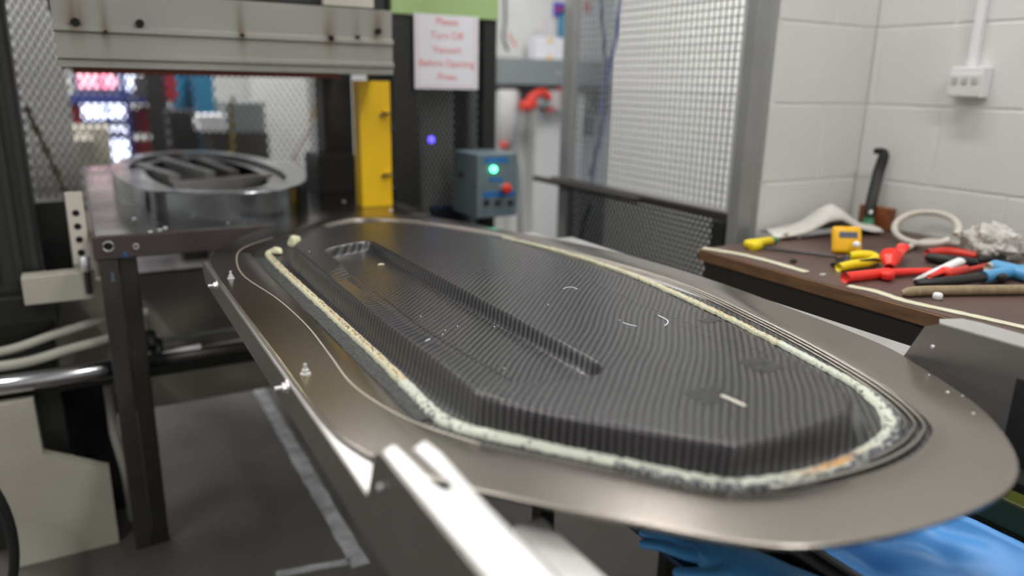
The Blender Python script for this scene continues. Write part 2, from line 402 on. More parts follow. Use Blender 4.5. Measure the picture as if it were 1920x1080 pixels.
for r in range(len(rings)-1):
    for k in range(NR):
        k2 = (k+1) % NR; Fc.append([r*NR+k, r*NR+k2, (r+1)*NR+k2, (r+1)*NR+k])
R = (len(rings)-1)*NR
for k in range(NR):
    k2 = (k+1) % NR; Fc += [[R+k, R+k2, n0+k2, n0+k], [k2, k, n0+NR+k, n0+NR+k2], [n0+k, n0+k2, n0+NR+k2, n0+NR+k]]
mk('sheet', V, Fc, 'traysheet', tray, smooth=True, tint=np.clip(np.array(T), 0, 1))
# raised pressed ribs round the far side of the opening
hv = [hole[k] for k in range(NR)]
idx = [k for k in range(NR) if hole[k][1] > .33 or hole[k][0] > 1.27]
# contiguous order
idx.sort(key=lambda k: math.atan2((hole[k][1]-.3), (hole[k][0]-.47)/1.9))
idx = [k for k in idx if hole[k][1] > .36]
for q, (off, rr, zz) in enumerate(((.006, .0028, .9465), (.013, .0024, .9455), (.020, .002, .944))):
    pts = []
    for k in idx:
        d = hole[k]-np.array([.47, .45]); d = d/np.linalg.norm(d*np.array([.6, 1])); p = hole[k]-d*off; pts.append((p[1], -p[0], zz))
    tube('edge_rib', pts, rr, 'ribm' if 'ribm' in M else 'steel', tray, 8)
M['crease'] = mat('crease_highlight', (.6, .54, .46), .5, .7)
# pressed crease and faint scratches; the crease's highlight is put into the colour
cr1 = [PZ(u, v, ZS+.0002) for u, v in ((520, 432), (462, 462), (444, 480), (455, 515), (520, 560), (575, 610), (618, 665), (660, 720), (730, 768), (800, 800), (900, 832))]
cr1[0] = PZ(512, 445, ZS+.0002)
tube('pressed_crease', smooth_pts(cr1, 6), .0012, 'crease' if 'crease' in M else 'steel', tray, 8, flat=.35)
# side rails
def rail(name, x, sgn):
    r = thing_part = None
    prof = [(0, .9435), (0, .925), (-.03, .902), (-.95, .893), (-1.08, .888), (-1.95, .88), (-1.95, 1.012), (-1.172, 1.012), (-1.152, 1.002), (-1.126, .9435)]
    g = prism_g(prof, x-.0015, x+.0015, 'x'); o = mk('side_rail', *g, 'alud', tray, label='outer face of the folded rail, darkened in colour for shade' if sgn > 0 else None)
    # the flange the sheet lies on
    x0, x1 = sorted((x, x+.05*sgn)); box('rail_flange', x0, x1, -1.135, 0, .9400, .9432, 'alu', tray, .0005)
    return o
rail('left', 0.0, 1)
rail('right', .885, -1)
x0 = .885
box('outer_flange', .8865, .945, -1.135, -.10, .9400, .9432, 'alu', tray, .0005)
def handle(x, sgn):
    h = mk('handle', *join_g(
        prism_g([(x, -1.95), (x, -1.172), (x+.013*sgn, -1.165), (x+.015*sgn, -1.20), (x+.017*sgn, -1.255), (x+.024*sgn, -1.266), (x+.031*sgn, -1.258), (x+.029*sgn, -1.215), (x+.027*sgn, -1.180), (x+.043*sgn, -1.170), (x+.046*sgn, -1.20), (x+.041*sgn, -1.30), (x+.041*sgn, -1.95)], 1.0095, 1.0135, 'z'),
        prism_g([(-1.30, .945), (-1.95, .945), (-1.95, 1.0095), (-1.26, 1.0095)], x+.0380*sgn, x+.041*sgn, 'x')), 'alu', tray, label='bright folded channel handle')
    return h
handle(.0015, 1)
mk('handle', *join_g(
    prism_g([(.8865, -1.95), (.8865, -1.172), (.905, -1.160), (.94, -1.175), (.945, -1.20), (.945, -1.95)], 1.0095, 1.0135, 'z'),
    prism_g([(-1.17, .945), (-1.95, .945), (-1.95, 1.0095), (-1.17, 1.0095)], .942, .945, 'x')), 'alu', tray, label='bright folded channel handle')
def hexbolt(p, d, r=.0065, L=.018, up=None):
    p = Vector(p); d = Vector(d).normalized()
    return join_g(tube_g([p, p+d*.002], r*1.5, 16), tube_g([p+d*.002, p+d*.0075], r*1.05, 6), tube_g([p+d*.0075, p+d*L], r*.5, 10))
for u, v in ((408, 538), (540, 730)):
    p = PX(u, v, -.0016); mk('bolt', *hexbolt((-.0016, p[1], p[2]+.004), (-1, 0, 0)), 'zinc', tray)
for u, v in ((433, 522), (573, 702)):
    p = PZ(u, v, ZS); mk('bolt', *hexbolt(tuple(p), (0, 0, 1), .0048, .016), 'zinc', tray)
p = PX(717, 913, -.0016); cyl('rivet', (-.0016, p[1], p[2]), (-.006, p[1], p[2]), .0035, 'zinc', tray, 12, bev=.001)
p = PX(1750, 650, .8834); cyl('rivet', (.8834, p[1], p[2]), (.88, p[1], p[2]), .0035, 'zinc', tray, 12, bev=.001)
# flecks of dried resin on the sheet
for u, v, s in ((1777, 735, .0022), (1825, 775, .0018), (1742, 703, .0014), (1805, 742, .0012)):
    p = PZ(u, v, ZS); bm = bmesh.new(); bmesh.ops.create_icosphere(bm, subdivisions=1, radius=s)
    for w in bm.verts: w.co = Vector((w.co.x*1.5, w.co.y, w.co.z*.5))+Vector(p)
    mk('resin_fleck', *bm_g(bm), 'wplas', tray)
# support bar beneath
pb = PZ(992, 978, .90)
g = box_g(pb[0]-.019, pb[0]+.019, -1.95, pb[1]+.004, .86, .90, .006, 3)
mk('support_bar', *g, 'white', tray, label='white square bar with rounded end under the sheet')
box('cross_beam', .0, .885, -1.86, -1.82, .86, .945, 'darkst', tray, .002)

# ================================================================= CARBON PANEL (height field, one skin)
LAM = np.array([p for p in sm2([(a, b) for a, b in HOLE], 4)])
TOPP = chaikin([(.085,.168),(1.052,.160),(1.292,.345),(1.303,.545),(1.262,.605),(1.17,.642),(.95,.694),(.71,.722),(.43,.718),(.17,.68),(-.15,.50),(-.06,.262)], 3, .06)
TRO = chaikin([(.150,.232),(.095,.362),(1.022,.368),(1.044,.345),(1.030,.232)], 3, .05)
ST = .003
ax = np.arange(-.42, 1.36, ST); bx = np.arange(.09, .88, ST)
GA, GB = np.meshgrid(ax, bx, indexing='ij'); PTS = np.stack([GA.ravel(), GB.ravel()], 1)
def sdf(P, poly):
    """positive inside"""
    d = np.full(len(P), 1e9); ins = np.zeros(len(P), bool); n = len(poly)
    for i in range(n):
        a = poly[i]; b = poly[(i+1) % n]; e = b-a; w = P-a
        t = np.clip((w@e)/(e@e+1e-15), 0, 1); q = w-t[:, None]*e; d = np.minimum(d, (q**2).sum(1))
        c = ((a[1] <= P[:, 1]) != (b[1] <= P[:, 1])); 
        if abs(e[1]) > 1e-12:
            xi = a[0]+(P[:, 1]-a[1])*e[0]/e[1]; ins ^= c & (P[:, 0] < xi)
    d = np.sqrt(d); return np.where(ins, d, -d)
dl = sdf(PTS, LAM); dt = sdf(PTS, TOPP); dr = sdf(PTS, TRO)
H = .041
def prof(d, run, r):
    """wall from 0 to 1 over 'run', rounded at the brow"""
    t = np.clip(d/run, 0, 1); lin = t
    s = t*t*(3-2*t)
    return s
a_, b_ = PTS[:, 0], PTS[:, 1]
hz = np.zeros(len(PTS))
rw = np.clip((b_-.42)/.12, 0, 1)
body = prof(dt+.004, .017+.017*rw, 0)
rb = np.clip((.018-dt)/.018, 0, 1)**2*.0035
hz = H*body - np.where(dt > 0, rb, 0)
ramp = np.clip((a_-(.30+ (.235-b_)*1.4))/(.055), 0, 1)*np.clip((1.02-a_)/.3, 0, 1)
strip = .011*np.clip((b_-.166)/.045, 0, 1)*ramp*(b_ < .238)
hz -= strip*(dt > 0)
tr = prof(dr+.003, .013, 0)
slope = 1-.15*np.clip((a_-.6)/.4, 0, 1)
hz = np.where(dr > -.003, np.minimum(hz, hz*(1-tr)+(H-.023*slope)*tr), hz)
hz += .0007*np.exp(-((dt+.006)/.004)**2)
und = np.array([mnoise.noise(Vector((x*5, y*5, 2))) for x, y in PTS[::1]])*.0006
hz += und
ZF = ZS-.007
keep = dl > -.004
idm = -np.ones(len(PTS), int); idm[keep] = np.arange(keep.sum())
na, nb = GA.shape; ii = np.arange(na*nb).reshape(na, nb)
q = np.stack([ii[:-1, :-1].ravel(), ii[:-1, 1:].ravel(), ii[1:, 1:].ravel(), ii[1:, :-1].ravel()], 1)
q = q[keep[q].all(1)]; qf = idm[q]
V = np.stack([b_[keep], -a_[keep], ZF+hz[keep]], 1)
me = bpy.data.meshes.new('panel_skin')
me.from_pydata(V.tolist(), [], qf[:, ::1].tolist()); me.shade_smooth(); me.materials.append(M['carbon'])
panel = bpy.data.objects.new('panel_skin', me); COL.objects.link(panel)
cp = thing('carbon_fibre_panel', (0, 0, 0), 'black twill carbon fibre moulded panel with long recess lying in the steel tray', 'carbon panel')
panel.parent = cp; ORG['panel_skin'] = np.zeros(3)
me.update()
nz = me.polygons[len(me.polygons)//2].normal.z
if nz < 0: me.flip_normals()
def zbody(a, b):
    i = int(round((a-ax[0])/ST)); j = int(round((b-bx[0])/ST)); i = min(max(i, 0), na-1); j = min(max(j, 0), nb-1); return ZF+hz.reshape(na, nb)[i, j]
def onbody(u, v, lift=0):
    p = PZ(u, v, .984)
    for _ in range(4): p = PZ(u, v, zbody(-p[1], p[0])+lift)
    return p
# ply seams and the recess brow: thin ridges that follow the skin
def seam(pts, r=.0004, m='seam'):
    P = smooth_pts([tuple(onbody(u, v)) for u, v in pts], 10); P = [(p[0], p[1], zbody(-p[1], p[0])+.0003) for p in P]
    tube('ply_or_brow_edge', P, r, m, cp, 6, flat=.6)
M['seam'] = mat('ply_edge_line', (.12, .12, .125), .4)
M['browd'] = mat('brow_line_dark', (.008, .008, .008), .5)
M['ribm'] = mat('groove_metal', (.21, .18, .135), .35, 1, var=.3, scale=60)
seam([(1000, 470), (1180, 560), (1380, 640), (1520, 700), (1565, 770)]); seam([(1228, 592), (1480, 692), (1545, 745)])
seam([(1385, 640), (1440, 668)], .0003); seam([(700, 545), (830, 640), (960, 715)], .0006, 'browd')  # last one: dark line drawn in for the recess's left brow
# small square patches of extra cloth
M['patch'] = mat('dark_ply_patch', (.018, .018, .019), .45, .2, col2=(.05, .05, .05), scale=170)
for u, v, w, h in ((1330, 601, .016, .010), (1428, 684, .022, .024), (1332, 741, .026, .02)):
    c0 = onbody(u, v); V2 = []; n = 6
    for i in range(n+1):
        for j in range(n+1):
            x = c0[0]-w+2*w*i/n; y = c0[1]-h+2*h*j/n; V2.append((x, y, zbody(-y, x)+.0004))
    mk('cloth_patch', V2, [[i*(n+1)+j, (i+1)*(n+1)+j, (i+1)*(n+1)+j+1, i*(n+1)+j+1] for i in range(n) for j in range(n)], 'patch', cp, smooth=True)
# rough strip of laminate edge between sheet and bead on the near side
scur = [(.01+i*.012, .116+.0*i) for i in range(83)]
V2 = []; Fc2 = []
for i, (a, b) in enumerate(scur):
    for j in range(5):
        V2.append((b-.007+.0068*j+random.uniform(-.0006, .0006), -a, ZF+.0012+random.uniform(-.0004, .0012)))
for i in range(len(scur)-1):
    for j in range(4): Fc2.append([i*5+j, i*5+j+1, (i+1)*5+j+1, (i+1)*5+j])
mk('rough_edge', V2, Fc2, 'scurf', cp, smooth=True)

# ================================================================= SEALANT BEAD
BC = [(-.055,.175),(-.02,.150),(.10,.144),(.274,.143),(.517,.1435),(.734,.1435),(.884,.1405),(.954,.138),(1.005,.140),(1.046,.157),(1.112,.206),(1.162,.245),(1.214,.282),(1.262,.318),(1.295,.36),(1.313,.421),(1.314,.5),(1.302,.576),(1.278,.632),(1.235,.675),(1.168,.707),(1.086,.729),(.98,.753),(.737,.795),(.512,.818),(.311,.81),(.16,.785),(.045,.755)]
pts = smooth_pts([(a, b, 0) for a, b in BC], 34); V = []; T = []; Fc = []; NB = 15
_p = np.array([(q[0], q[1]) for q in pts]); _d = np.r_[0, np.cumsum(np.linalg.norm(np.diff(_p, axis=0), axis=1))]
_t = np.arange(0, _d[-1], .0016); pts = [(np.interp(t_, _d, _p[:, 0]), np.interp(t_, _d, _p[:, 1])) for t_ in _t]
K = len(pts); cream = np.array([.53, .53, .38]); rust = np.array([.20, .05, .012]); slate = np.array([.055, .06, .075]); ora = np.array([.62, .28, .06]); pale = np.array([.60, .65, .60])
for i, p in enumerate(pts):
    a, b = p[0], p[1]; pa = pts[max(i-6, 0)]; pb_ = pts[min(i+6, K-1)]; t = Vector((pb_[0]-pa[0], pb_[1]-pa[1], 0)).normalized(); s = Vector((-t.y, t.x, 0))
    left = b < .16 and a < .95; w = .0088 if left else .0105
    if b > .4 and a < 1.2: w = .0095
    if b > .7: w = .0075*min(1, .35+(a)/.9)
    if a > 1.2: w = .0125
    w *= 1+.16*mnoise.noise(Vector((a*40, b*40, 3)))
    for j in range(NB):
        q = -1+2*j/(NB-1); hh = .0066*(max(0, 1-abs(q)**2.6))**.6
        rough = mnoise.noise(Vector((a*260, b*260, j*.9))); hh += .0021*rough*(1-q*q)+.0012*mnoise.noise(Vector((a*90, b*90, 7)))
        x = a+s.x*q*w; y = b+s.y*q*w
        V.append((y, -x, ZF+.0008+hh))
        c = cream*(1+.1*rough)
        sp = mnoise.noise(Vector((a*110, b*110, j*.55)))+.6*mnoise.noise(Vector((a*260, b*260, j*1.1)))
        if left and a > 0:
            dens = .15-.1*math.sin(a*13)
            m_ = max(0, 1-(q/.5)**2)*(1 if sp > dens-.12 else .15)
            c = c*(1-m_*.9)+(rust*(.35 if sp > .45 else 1) if sp > dens else ora)*m_*.9
        corner = max(math.exp(-((a-.98)/.1)**2)*(b < .3), math.exp(-((a-1.31)/.07)**2), .6*math.exp(-((a-1.18)/.06)**2)*(b > .5))
        blob = .8*mnoise.noise(Vector((a*120, b*120, 12+j*.5)))+.6*mnoise.noise(Vector((a*330, b*330, j*1.3)))
        if blob > .62-.42*corner: c = slate*(.8+1.2*rough+1.6*max(0, sp))
        elif corner > .3 or (a > 1.0): c = pale*(1+.1*rough)*(.6)+cream*.4 if True else c
        mo_ = math.exp(-((b-.475)/.045)**2)*(a > 1.28)*max(0, 1-((q-.1)/.6)**2); c = c*(1-mo_)+ora*mo_*(.45 if sp > .25 else 1)
        if a > 1.19 and b < .72 and q < -.45+.5*blob+(.4 if a > 1.2 and b > .5 else 0): c = slate*(.8+1.5*max(0, rough)) if rough < .28 else pale*.8
        if b > .7 and .2 < a < 1.0 and sp > .25 and abs(q) < .5: c = ora*.8
        V_ = c; T.append(np.clip(V_, .02, 1))
    if i:
        for j in range(NB-1): o_ = (i-1)*NB+j; Fc.append([o_, o_+1, o_+NB+1, o_+NB])
n0 = len(V)
bead = mk('sealant_bead', V, [f[::-1] for f in Fc], 'bead', smooth=True, label='crusty cream sealant bead with rust spots running round the carbon panel', cat='sealant', tint=np.array(T))
# lumps torn up at the far corner
def lump(name, p, sx, sy, sz, m, amp=.35, seed=0, sub=3, fr=60, **k):
    bm = bmesh.new(); bmesh.ops.create_icosphere(bm, subdivisions=sub, radius=1)
    for v in bm.verts:
        d = 1+amp*mnoise.noise(Vector(v.co)*1.7+Vector((seed, 0, 0)))+amp*.5*mnoise.noise(Vector(v.co)*5+Vector((seed, 3, 0)))
        v.co = Vector((v.co.x*sx*d, v.co.y*sy*d, max(v.co.z, -.45)*sz*d))+Vector(p)
    return mk(name, *bm_g(bm), m, smooth=True, **k)
p = PZ(553, 448, .962); lump('sealant_lump', (p[0], p[1], .952), .016, .026, .020, 'glue', seed=2, label='large cream lump of torn sealant at the far corner of the panel', cat='sealant')
p = PZ(520, 470, .95); lump('sealant_lump', (p[0], p[1], .949), .011, .02, .009, 'glue', seed=5, label='smaller cream sealant lump at the far end of the spotted bead', cat='sealant')
# loose bits on the panel
p = onbody(715, 497); g = lump('resin_chip', (p[0], p[1], p[2]+.0012), .008, .0035, .003, 'glue', seed=9, sub=2, label='cream resin chip lying in the recess of the carbon panel', cat='chip')
def fibre(pts, r, label, m='fibre'):
    P = smooth_pts([tuple(onbody(u, v, .0006)) for u, v in pts], 8); P = [(q[0], q[1], zbody(-q[1], q[0])+r) for q in P]
    tube('loose_fibre', P, r, m, None, 6, label=label, cat='fibre')
fibre([(1234, 592), (1250, 600), (1252, 606), (1246, 611)], .0009, 'short curled white fibre, the brighter hook of the pair on the panel')
fibre([(1168, 605), (1180, 609), (1194, 612)], .0007, 'short straight white fibre left of the curled hook on the panel')
fibre([(1056, 541), (1070, 538), (1083, 542)], .0006, 'faint arched fibre near the middle of the panel')
fibre([(798, 640), (806, 636)], .0009, 'tiny white fibre in the recess near its middle')
p0 = onbody(1353, 742); p1 = onbody(1398, 762)
mk('scuff_strip', *tube_g(smooth_pts([(p0[0], p0[1], p0[2]+.0006), tuple((p0+p1)/2+np.array([0, 0, .0008])), (p1[0], p1[1], p1[2]+.0006)], 5), .0035, 8, flat=.25), 'tube', smooth=True, label='pale thin strip of film on the near end of the carbon panel', cat='film strip')
specs = [(789, 594), (835, 620), (830, 627), (858, 612), (927, 613), (580, 472), (945, 691), (1162, 601), (1028, 572)]
for i, (u, v) in enumerate(specs):
    p = onbody(u, v); bm = bmesh.new(); bmesh.ops.create_icosphere(bm, subdivisions=1, radius=.0013)
    for w_ in bm.verts: w_.co = Vector((w_.co.x, w_.co.y, w_.co.z*.6))+Vector((p[0], p[1], p[2]+.0006))
    mk('dust_speck', *bm_g(bm), 'fibre', label='tiny white dust speck '+['in the far part of the recess', 'in the mid recess, upper of a pair', 'in the mid recess, lower of a pair', 'just right of the pair in the recess', 'at the foot of the recess wall', 'on the far left rim of the panel', 'near the close end of the recess', 'left of the two curved fibres', 'above the middle of the recess wall'][i], cat='speck', group='dust specks on the panel')

# ================================================================= PRESS
press = thing('press_machine', (.19, 1.2, 0), 'large heated platen press with steel bed, grey upper beam and dark columns', 'press')
# bed
bedy0, bedy1 = .418, 2.2
box('bed_plate', -.215, .745, bedy0, bedy1, .879, .9415, 'platen', press, .003)
box('bed_surface', -.205, .742, bedy0+.004, bedy1-.01, .9417, .9435, 'platop', press, .0008)
for u, v, r in ((203, 462, .0125), (255, 462, .006)):
    p = PY(u, v, .417); cyl('bolt_hole', (p[0], .4172, p[2]), (p[0], .43, p[2]), r, 'void', press, 16)
    mk('hole_rim', *tube_g([(p[0]+math.cos(t)*r, .4165, p[2]+math.sin(t)*r) for t in np.linspace(0, 2*math.pi, 20, endpoint=False)], .0012, 6, True), 'zinc', press, smooth=True)
for x, y in [tuple(PZ(u, v, .9435)[:2]) for u, v in ((252, 411), (282, 436), (408, 412), (428, 418), (497, 412), (645, 378), (733, 395), (300, 432), (310, 428))]:
    mk('bed_screw', *join_g(cyl_g((x, y, .9436), (x, y, .9475), .006, 14, bev=.0015)), 'zinc', press, smooth=True)
# legs: two tubes each
for (lx, ly) in ((-.205, .423), (.66, 2.05), (-.205, 2.05), (.66, .50)):
    box('leg', lx, lx+.046, ly, ly+.05, 0, .8785, 'legst', press, .005)
    box('leg', lx+.048, lx+.092, ly+.003, ly+.05, 0, .8785, 'darkst', press, .005)
for k, (u, v, s) in enumerate(((212, 520, .022), (235, 476, .012))):
    p = PY(u, v, .416); mk('chalk_mark', *join_g(box_g(p[0]-.003, p[0]+.002, .4215 if k == 0 else .4165, .4228 if k == 0 else .4178, p[2]-s/2, p[2]+s/2), box_g(p[0]-.006, p[0]+.005, .4215 if k == 0 else .4165, .4228 if k == 0 else .4178, p[2]-s/2-.002, p[2]-s/2+.002)), 'bluelab' if k else 'chalk' if 'chalk' in M else 'ctrl', press)
# upper beam, with front face tinted by rust runs
bx0, bx1 = -.236, .629
zl = [1.369, 1.386, 1.390, 1.400, 1.404, 1.450, 1.454, 1.466, 1.470, 1.550]
yl = [.417, .417, .409, .409, .420, .420, .410, .410, .423, .419]
zz = np.interp(np.linspace(0, len(zl)-1, 64), range(len(zl)), zl); yy = np.interp(np.linspace(0, len(zl)-1, 64), range(len(zl)), yl)
xs = np.linspace(bx0, bx1, 190); V = []; T = []; Fc = []
holes = [(141, 42, .014, 1), (262, 44, .013, 0), (198, 60, .006, 1), (453, 66, .007, 1), (620, 72, .011, 1), (670, 70, .007, .5), (709, 59, .011, 1)]
hp = [(PY(u, v, .417)[0], PY(u, v, .417)[2], r, s) for u, v, r, s in holes]
for j in range(64):
    for x in xs:
        z = zz[j]; n = mnoise.noise(Vector((x*5, z*9, 0))); c = np.array([.34, .34, .315])*(1+.12*n)
        for hx, hz_, r, s in hp:
            fall = math.exp(-((x-hx)/(r*1.5))**2)*s*(math.exp(-max(0, z-hz_)/.07) if z > hz_ else math.exp(-(hz_-z)/.03))*(.65+.35*mnoise.noise(Vector((x*90, z*12, 5))))
            fl = min(.85, fall*1.15); c = c*(1-fl)+np.array([.13, .065, .025])*fl
        V.append((x, yy[j], z)); T.append(c)
for j in range(63):
    for i in range(189): o_ = j*190+i; Fc.append([o_, o_+1, o_+191, o_+190])
mk('beam_face', V, Fc, 'beam', press, smooth=False, tint=np.clip(T, 0, 1))
box('beam_body', bx0, bx1, .4235, 2.2, 1.369, 1.550, 'post', press, .002)
for hx, hz_, r, s in hp: cyl('bolt_hole', (hx, .408, hz_), (hx, .43, hz_), r*.75, 'void', press, 16)
box('silicone_seal', -.205, .475, .433, 2.15, 1.3555, 1.3685, 'seal', press, .003)
box('upper_plate', -.25, .61, .459, 2.2, 1.5545, 2.15, 'black', press, .004)  # carried higher out of view to darken reflections in the sheet
box('white_block', PY(605, 8, .438)[0], PY(700, 8, .438)[0], .433, .455, 1.5545, 1.61, 'cream', press, .002)
box('hose_block', PY(50, 5, .7)[0], PY(95, 5, .7)[0], .7, .8, 1.55, 1.62, 'rubber', press, .01)
# columns
box('column', -.59, -.34, .605, .72, 0, 2.4, 'gstrip', press, .006)
for x in (-.57, -.51, -.45, -.395, -.357): box('column_fin', x-.009, x+.009, .593, .608, .8, 2.4, 'gstrip', press, .003)
box('column_foot', -.62, -.315, .54, .77, .69, .775, 'black', press, .008)
cx0, cx1 = PY(606, 200, 1.024)[0], PY(661, 200, 1.024)[0]
box('column', cx0, cx1, 1.024, 1.128, .944, 2.4, 'darkst', press, .004)
box('column_base', PY(597, 330, .97)[0], PY(668, 330, .97)[0], .97, 1.15, .944, PY(600, 292, .97)[2], 'black', press, .003)
# yellow guard
gx0, gx1 = .583, .688
mk('guard', *prism_g([(gx0, .944), (gx0, 1.35), (gx1, 1.35), (gx1, .944)], .605, .668, 'y'), 'yellow', press, label='bright yellow guard post')
for zc in (1.240, 1.0415):
    tube('guard_handle', [(.650, .604, zc), (.664, .592, zc+.008), (.685, .589, zc+.008), (.695, .594, zc-.01), (.690, .602, zc-.045)], .0035, 'black', press, 8)
    box('guard_latch', .659, .680, .597, .6045, zc-.002, zc+.02, 'yellow', press, .002)
# machine body under and beside the bed
box('cream_rail', -.388, -.217, .50, .563, .756, .833, 'cream', press, .004)
box('body_panel', -.64, .585, .731, .773, .31, .754, 'beige', press, .004)
box('body_shelf', -.62, -.335, .668, .73, .67, .75, 'darkst', press, .003)
box('raised_panel', -.41, -.095, .715, .73, .46, .628, 'cream', press, .004)
mk('leg_cover', *prism_g([(-.515, 0), (-.515, .492), (-.403, .492), (-.400, .327), (-.246, .243), (-.246, 0)], .49, .532, 'y'), 'cream', press, label='cream painted leg cover with sloping cut-out')
box('dark_recess', -.47, -.215, .69, .729, 0, .46, 'void', press, .002)  # solid black slab, the opening's shade put into its colour
mk('pipe_stand', *tube_g([(-.222, .605, .46), (-.222, .605, .30), (-.205, .605, .17), (-.2, .605, .0)], .013, 12), 'hose', press, smooth=True)
cyl('guide_rod', (-.64, .522, .539), (-.116, .522, .539), .028, 'chrome', press, 28, bev=.002)
cyl('guide_rod', (-.116, .522, .541), (.53, .522, .544), .021, 'darkst', press, 28, bev=.002)
box('rod_shadow_strip', -.62, .52, .553, .605, .482, .511, 'black', press, .003)  # black strip stands in for the shade under the guide rod
for k, (pp, r) in enumerate((([(-.62, .563, .628), (-.46, .553, .623), (-.335, .563, .649), (-.22, .574, .67), (-.095, .605, .67)], .013), ([(-.62, .542, .592), (-.43, .532, .589), (-.304, .542, .607), (-.2, .553, .62)], .014))):
    tube('air_hose', smooth_pts(pp, 8), r, 'hose', press, 12)
pf = PY(343, 664, .522); cyl('hose_fitting', (pf[0]-.055, .532, pf[2]-.004), (pf[0]+.055, .532, pf[2]+.004), .017, 'wplas', press, 20, bev=.004)
q0 = PY(385, 655, .563); q1 = PY(500, 630, .563); tube('air_hose', [(q0[0], .563, q0[2]), (q1[0], .563, q1[2]), (q1[0]+.2, .563, q1[2]+.01)], .011, 'hose', press, 12)
q0 = PY(290, 640, .605); q1 = PY(480, 612, .605); tube('air_hose', [(q0[0], .605, q0[2]), (q1[0]+.2, .605, q1[2]+.005)], .008, 'post', press, 12)
for u, v in ((295, 655), (282, 640)): p = PY(u, v, .553); cyl('valve_body', (p[0], .543, p[2]-.02), (p[0], .585, p[2]+.02), .018, 'rubber', press, 14, bev=.004)
for x in (.12, .16): box('hanger', x, x+.02, .71, .73, .74, .879, 'black', press, .002)
# perforated strap hung on the bed's left end
sx_ = PY(146, 400, .30)
st = mk('perforated_strap', *box_g(-.264, -.222, .5426, .550, .848, 1.046, .003), 'tube', press, label='pale strap with a row of dark holes')
for k in range(4): cyl('strap_hole', (-.243, .5411, .879+.0366*k), (-.243, .5512, .879+.0366*k), .0089, 'void', st, 14)
cyl('clevis_pin', (-.236, .49, .837), (-.236, .49, .879), .0125, 'zinc', press, 16, bev=.003)
cyl('clevis_rod', (-.236, .49, .775), (-.236, .49, .837), .008, 'darkst', press, 16)
box('dark_side_panel', -.36, -.2725, .815, .919, .754, .984, 'black', press, .004)
tube('drive_belt', [(-.335+.17*math.cos(t)-.30, .2, .26+.28*math.sin(t)) for t in np.linspace(-1.2, 1.4, 24)], .012, 'rubber', press, 10)

# ring mould on the bed
MZ = .9437
mo = thing('ring_mould', (.17, 1.1, MZ), 'machined aluminium ring mould with open centre standing on the press bed', 'mould')
ro = sm2([(-.1, .835), (-.042, .605), (.094, .495), (.219, .48), (.355, .563), (.444, .773), (.47, 1.128), (.428, 1.547), (.303, 1.839), (.135, 1.881), (-.011, 1.756), (-.105, 1.442), (-.126, 1.128)], 8)
ro = np.array(ro); cen = ro.mean(0)
def ring_g(po, pi, z0, z1, ch=.004):
    n = len(po); V = []
    for P, z in ((po, z0), (po, z1-ch), (po*.995+cen*.005, z1), (pi, z1), (pi, z0)): V += [(x, y, z) for x, y in P]
    return V, [[r*n+k, r*n+(k+1) % n, ((r+1) % 5)*n+(k+1) % n, ((r+1) % 5)*n+k] for r in range(5) for k in range(n)]
ri = cen+(ro-cen)*np.array([.80, .88])
mk('ring_wall', *ring_g(ro, ri, MZ, 1.031), 'mould', mo, smooth=False)
ri2 = cen+(ro-cen)*np.array([.62, .74]); mk('inner_step', *ring_g(cen+(ro-cen)*np.array([.79, .87]), ri2, MZ, 1.015), 'platop', mo)
rf = cen+(ro-cen)*np.array([.61, .73]); mk('inner_floor', *prism_g([tuple(p) for p in rf], MZ, .967, 'z'), 'platop', mo)
for (xa, ya), (xb, yb) in (((-.042, 1.599), (.062, 1.076)), ((.083, 1.703), (.188, 1.128)), ((.219, 1.651), (.271, 1.128)), ((.031, .867), (.366, .971))):
    d = Vector((xb-xa, yb-ya, 0)); n_ = d.normalized().cross(Vector((0, 0, 1)))*.018
    q_ = [(xa+n_.x, ya+n_.y), (xb+n_.x, yb+n_.y), (xb-n_.x, yb-n_.y), (xa-n_.x, ya-n_.y)]
    mk('cross_bar', *prism_g(q_, .9675, 1.022, 'z'), 'alud' if xa > .19 else 'alu', mo)
# ================================================================= EXPANDED METAL SCREEN behind the press
scr = thing('mesh_screen', (.3, 2.33, 0), 'grey expanded metal guard screen standing behind the press', 'guard screen')
ys = 2.33
segs = diamond_segs(-.75, 1.05, .75, 2.1, .032, .052, lambda a, b: (a, ys, b))
mk('expanded_mesh', *bars_g(segs, .0072, (0, 1, 0)), 'meshg', scr, kind='stuff')
for x in (-.77, 1.05): box('post', x-.02, x+.02, ys-.02, ys+.02, 0, 2.15, 'darkst', scr, .003)
box('top_rail', -.75, 1.03, ys-.015, ys+.015, 2.1, 2.15, 'darkst', scr, .003); box('bottom_rail', -.75, 1.03, ys-.015, ys+.015, .72, .75, 'darkst', scr, .003)

# ================================================================= BLACK GUARD CABINET with notice
cy = .75
kx0, kx1 = PY(737, 200, cy)[0], PY(930, 200, cy)[0]
cab = thing('guard_enclosure', ((kx0+kx1)/2, cy+.2, 0), 'tall black enclosure with expanded metal front and pale green top band', 'enclosure')
pl0, pl1 = PY(787, 300, cy)[0], PY(905, 300, cy)[0]
box('post', kx0, pl0, cy, cy+.06, 0, 2.0, 'black', cab, .004)
box('post', pl1, kx1, cy, cy+.05, 0, 2.0, 'black', cab, .004)
zt = PY(830, 32, cy)[2]; box('top_band', kx0-.003, kx1, cy-.01, cy+.02, zt, zt+.13, 'green', cab, .003, label='pale green painted band')
segs = diamond_segs(pl0, pl1, .55, zt, .0165, .03, lambda a, b: (a, cy+.02, b)); mk('expanded_mesh', *bars_g(segs, .004, (0, 1, 0)), 'meshk', cab, kind='stuff')
box('back_panel', kx0, kx1+.09, cy+.25, cy+.27, 0, 2.0, 'char', cab, .003)
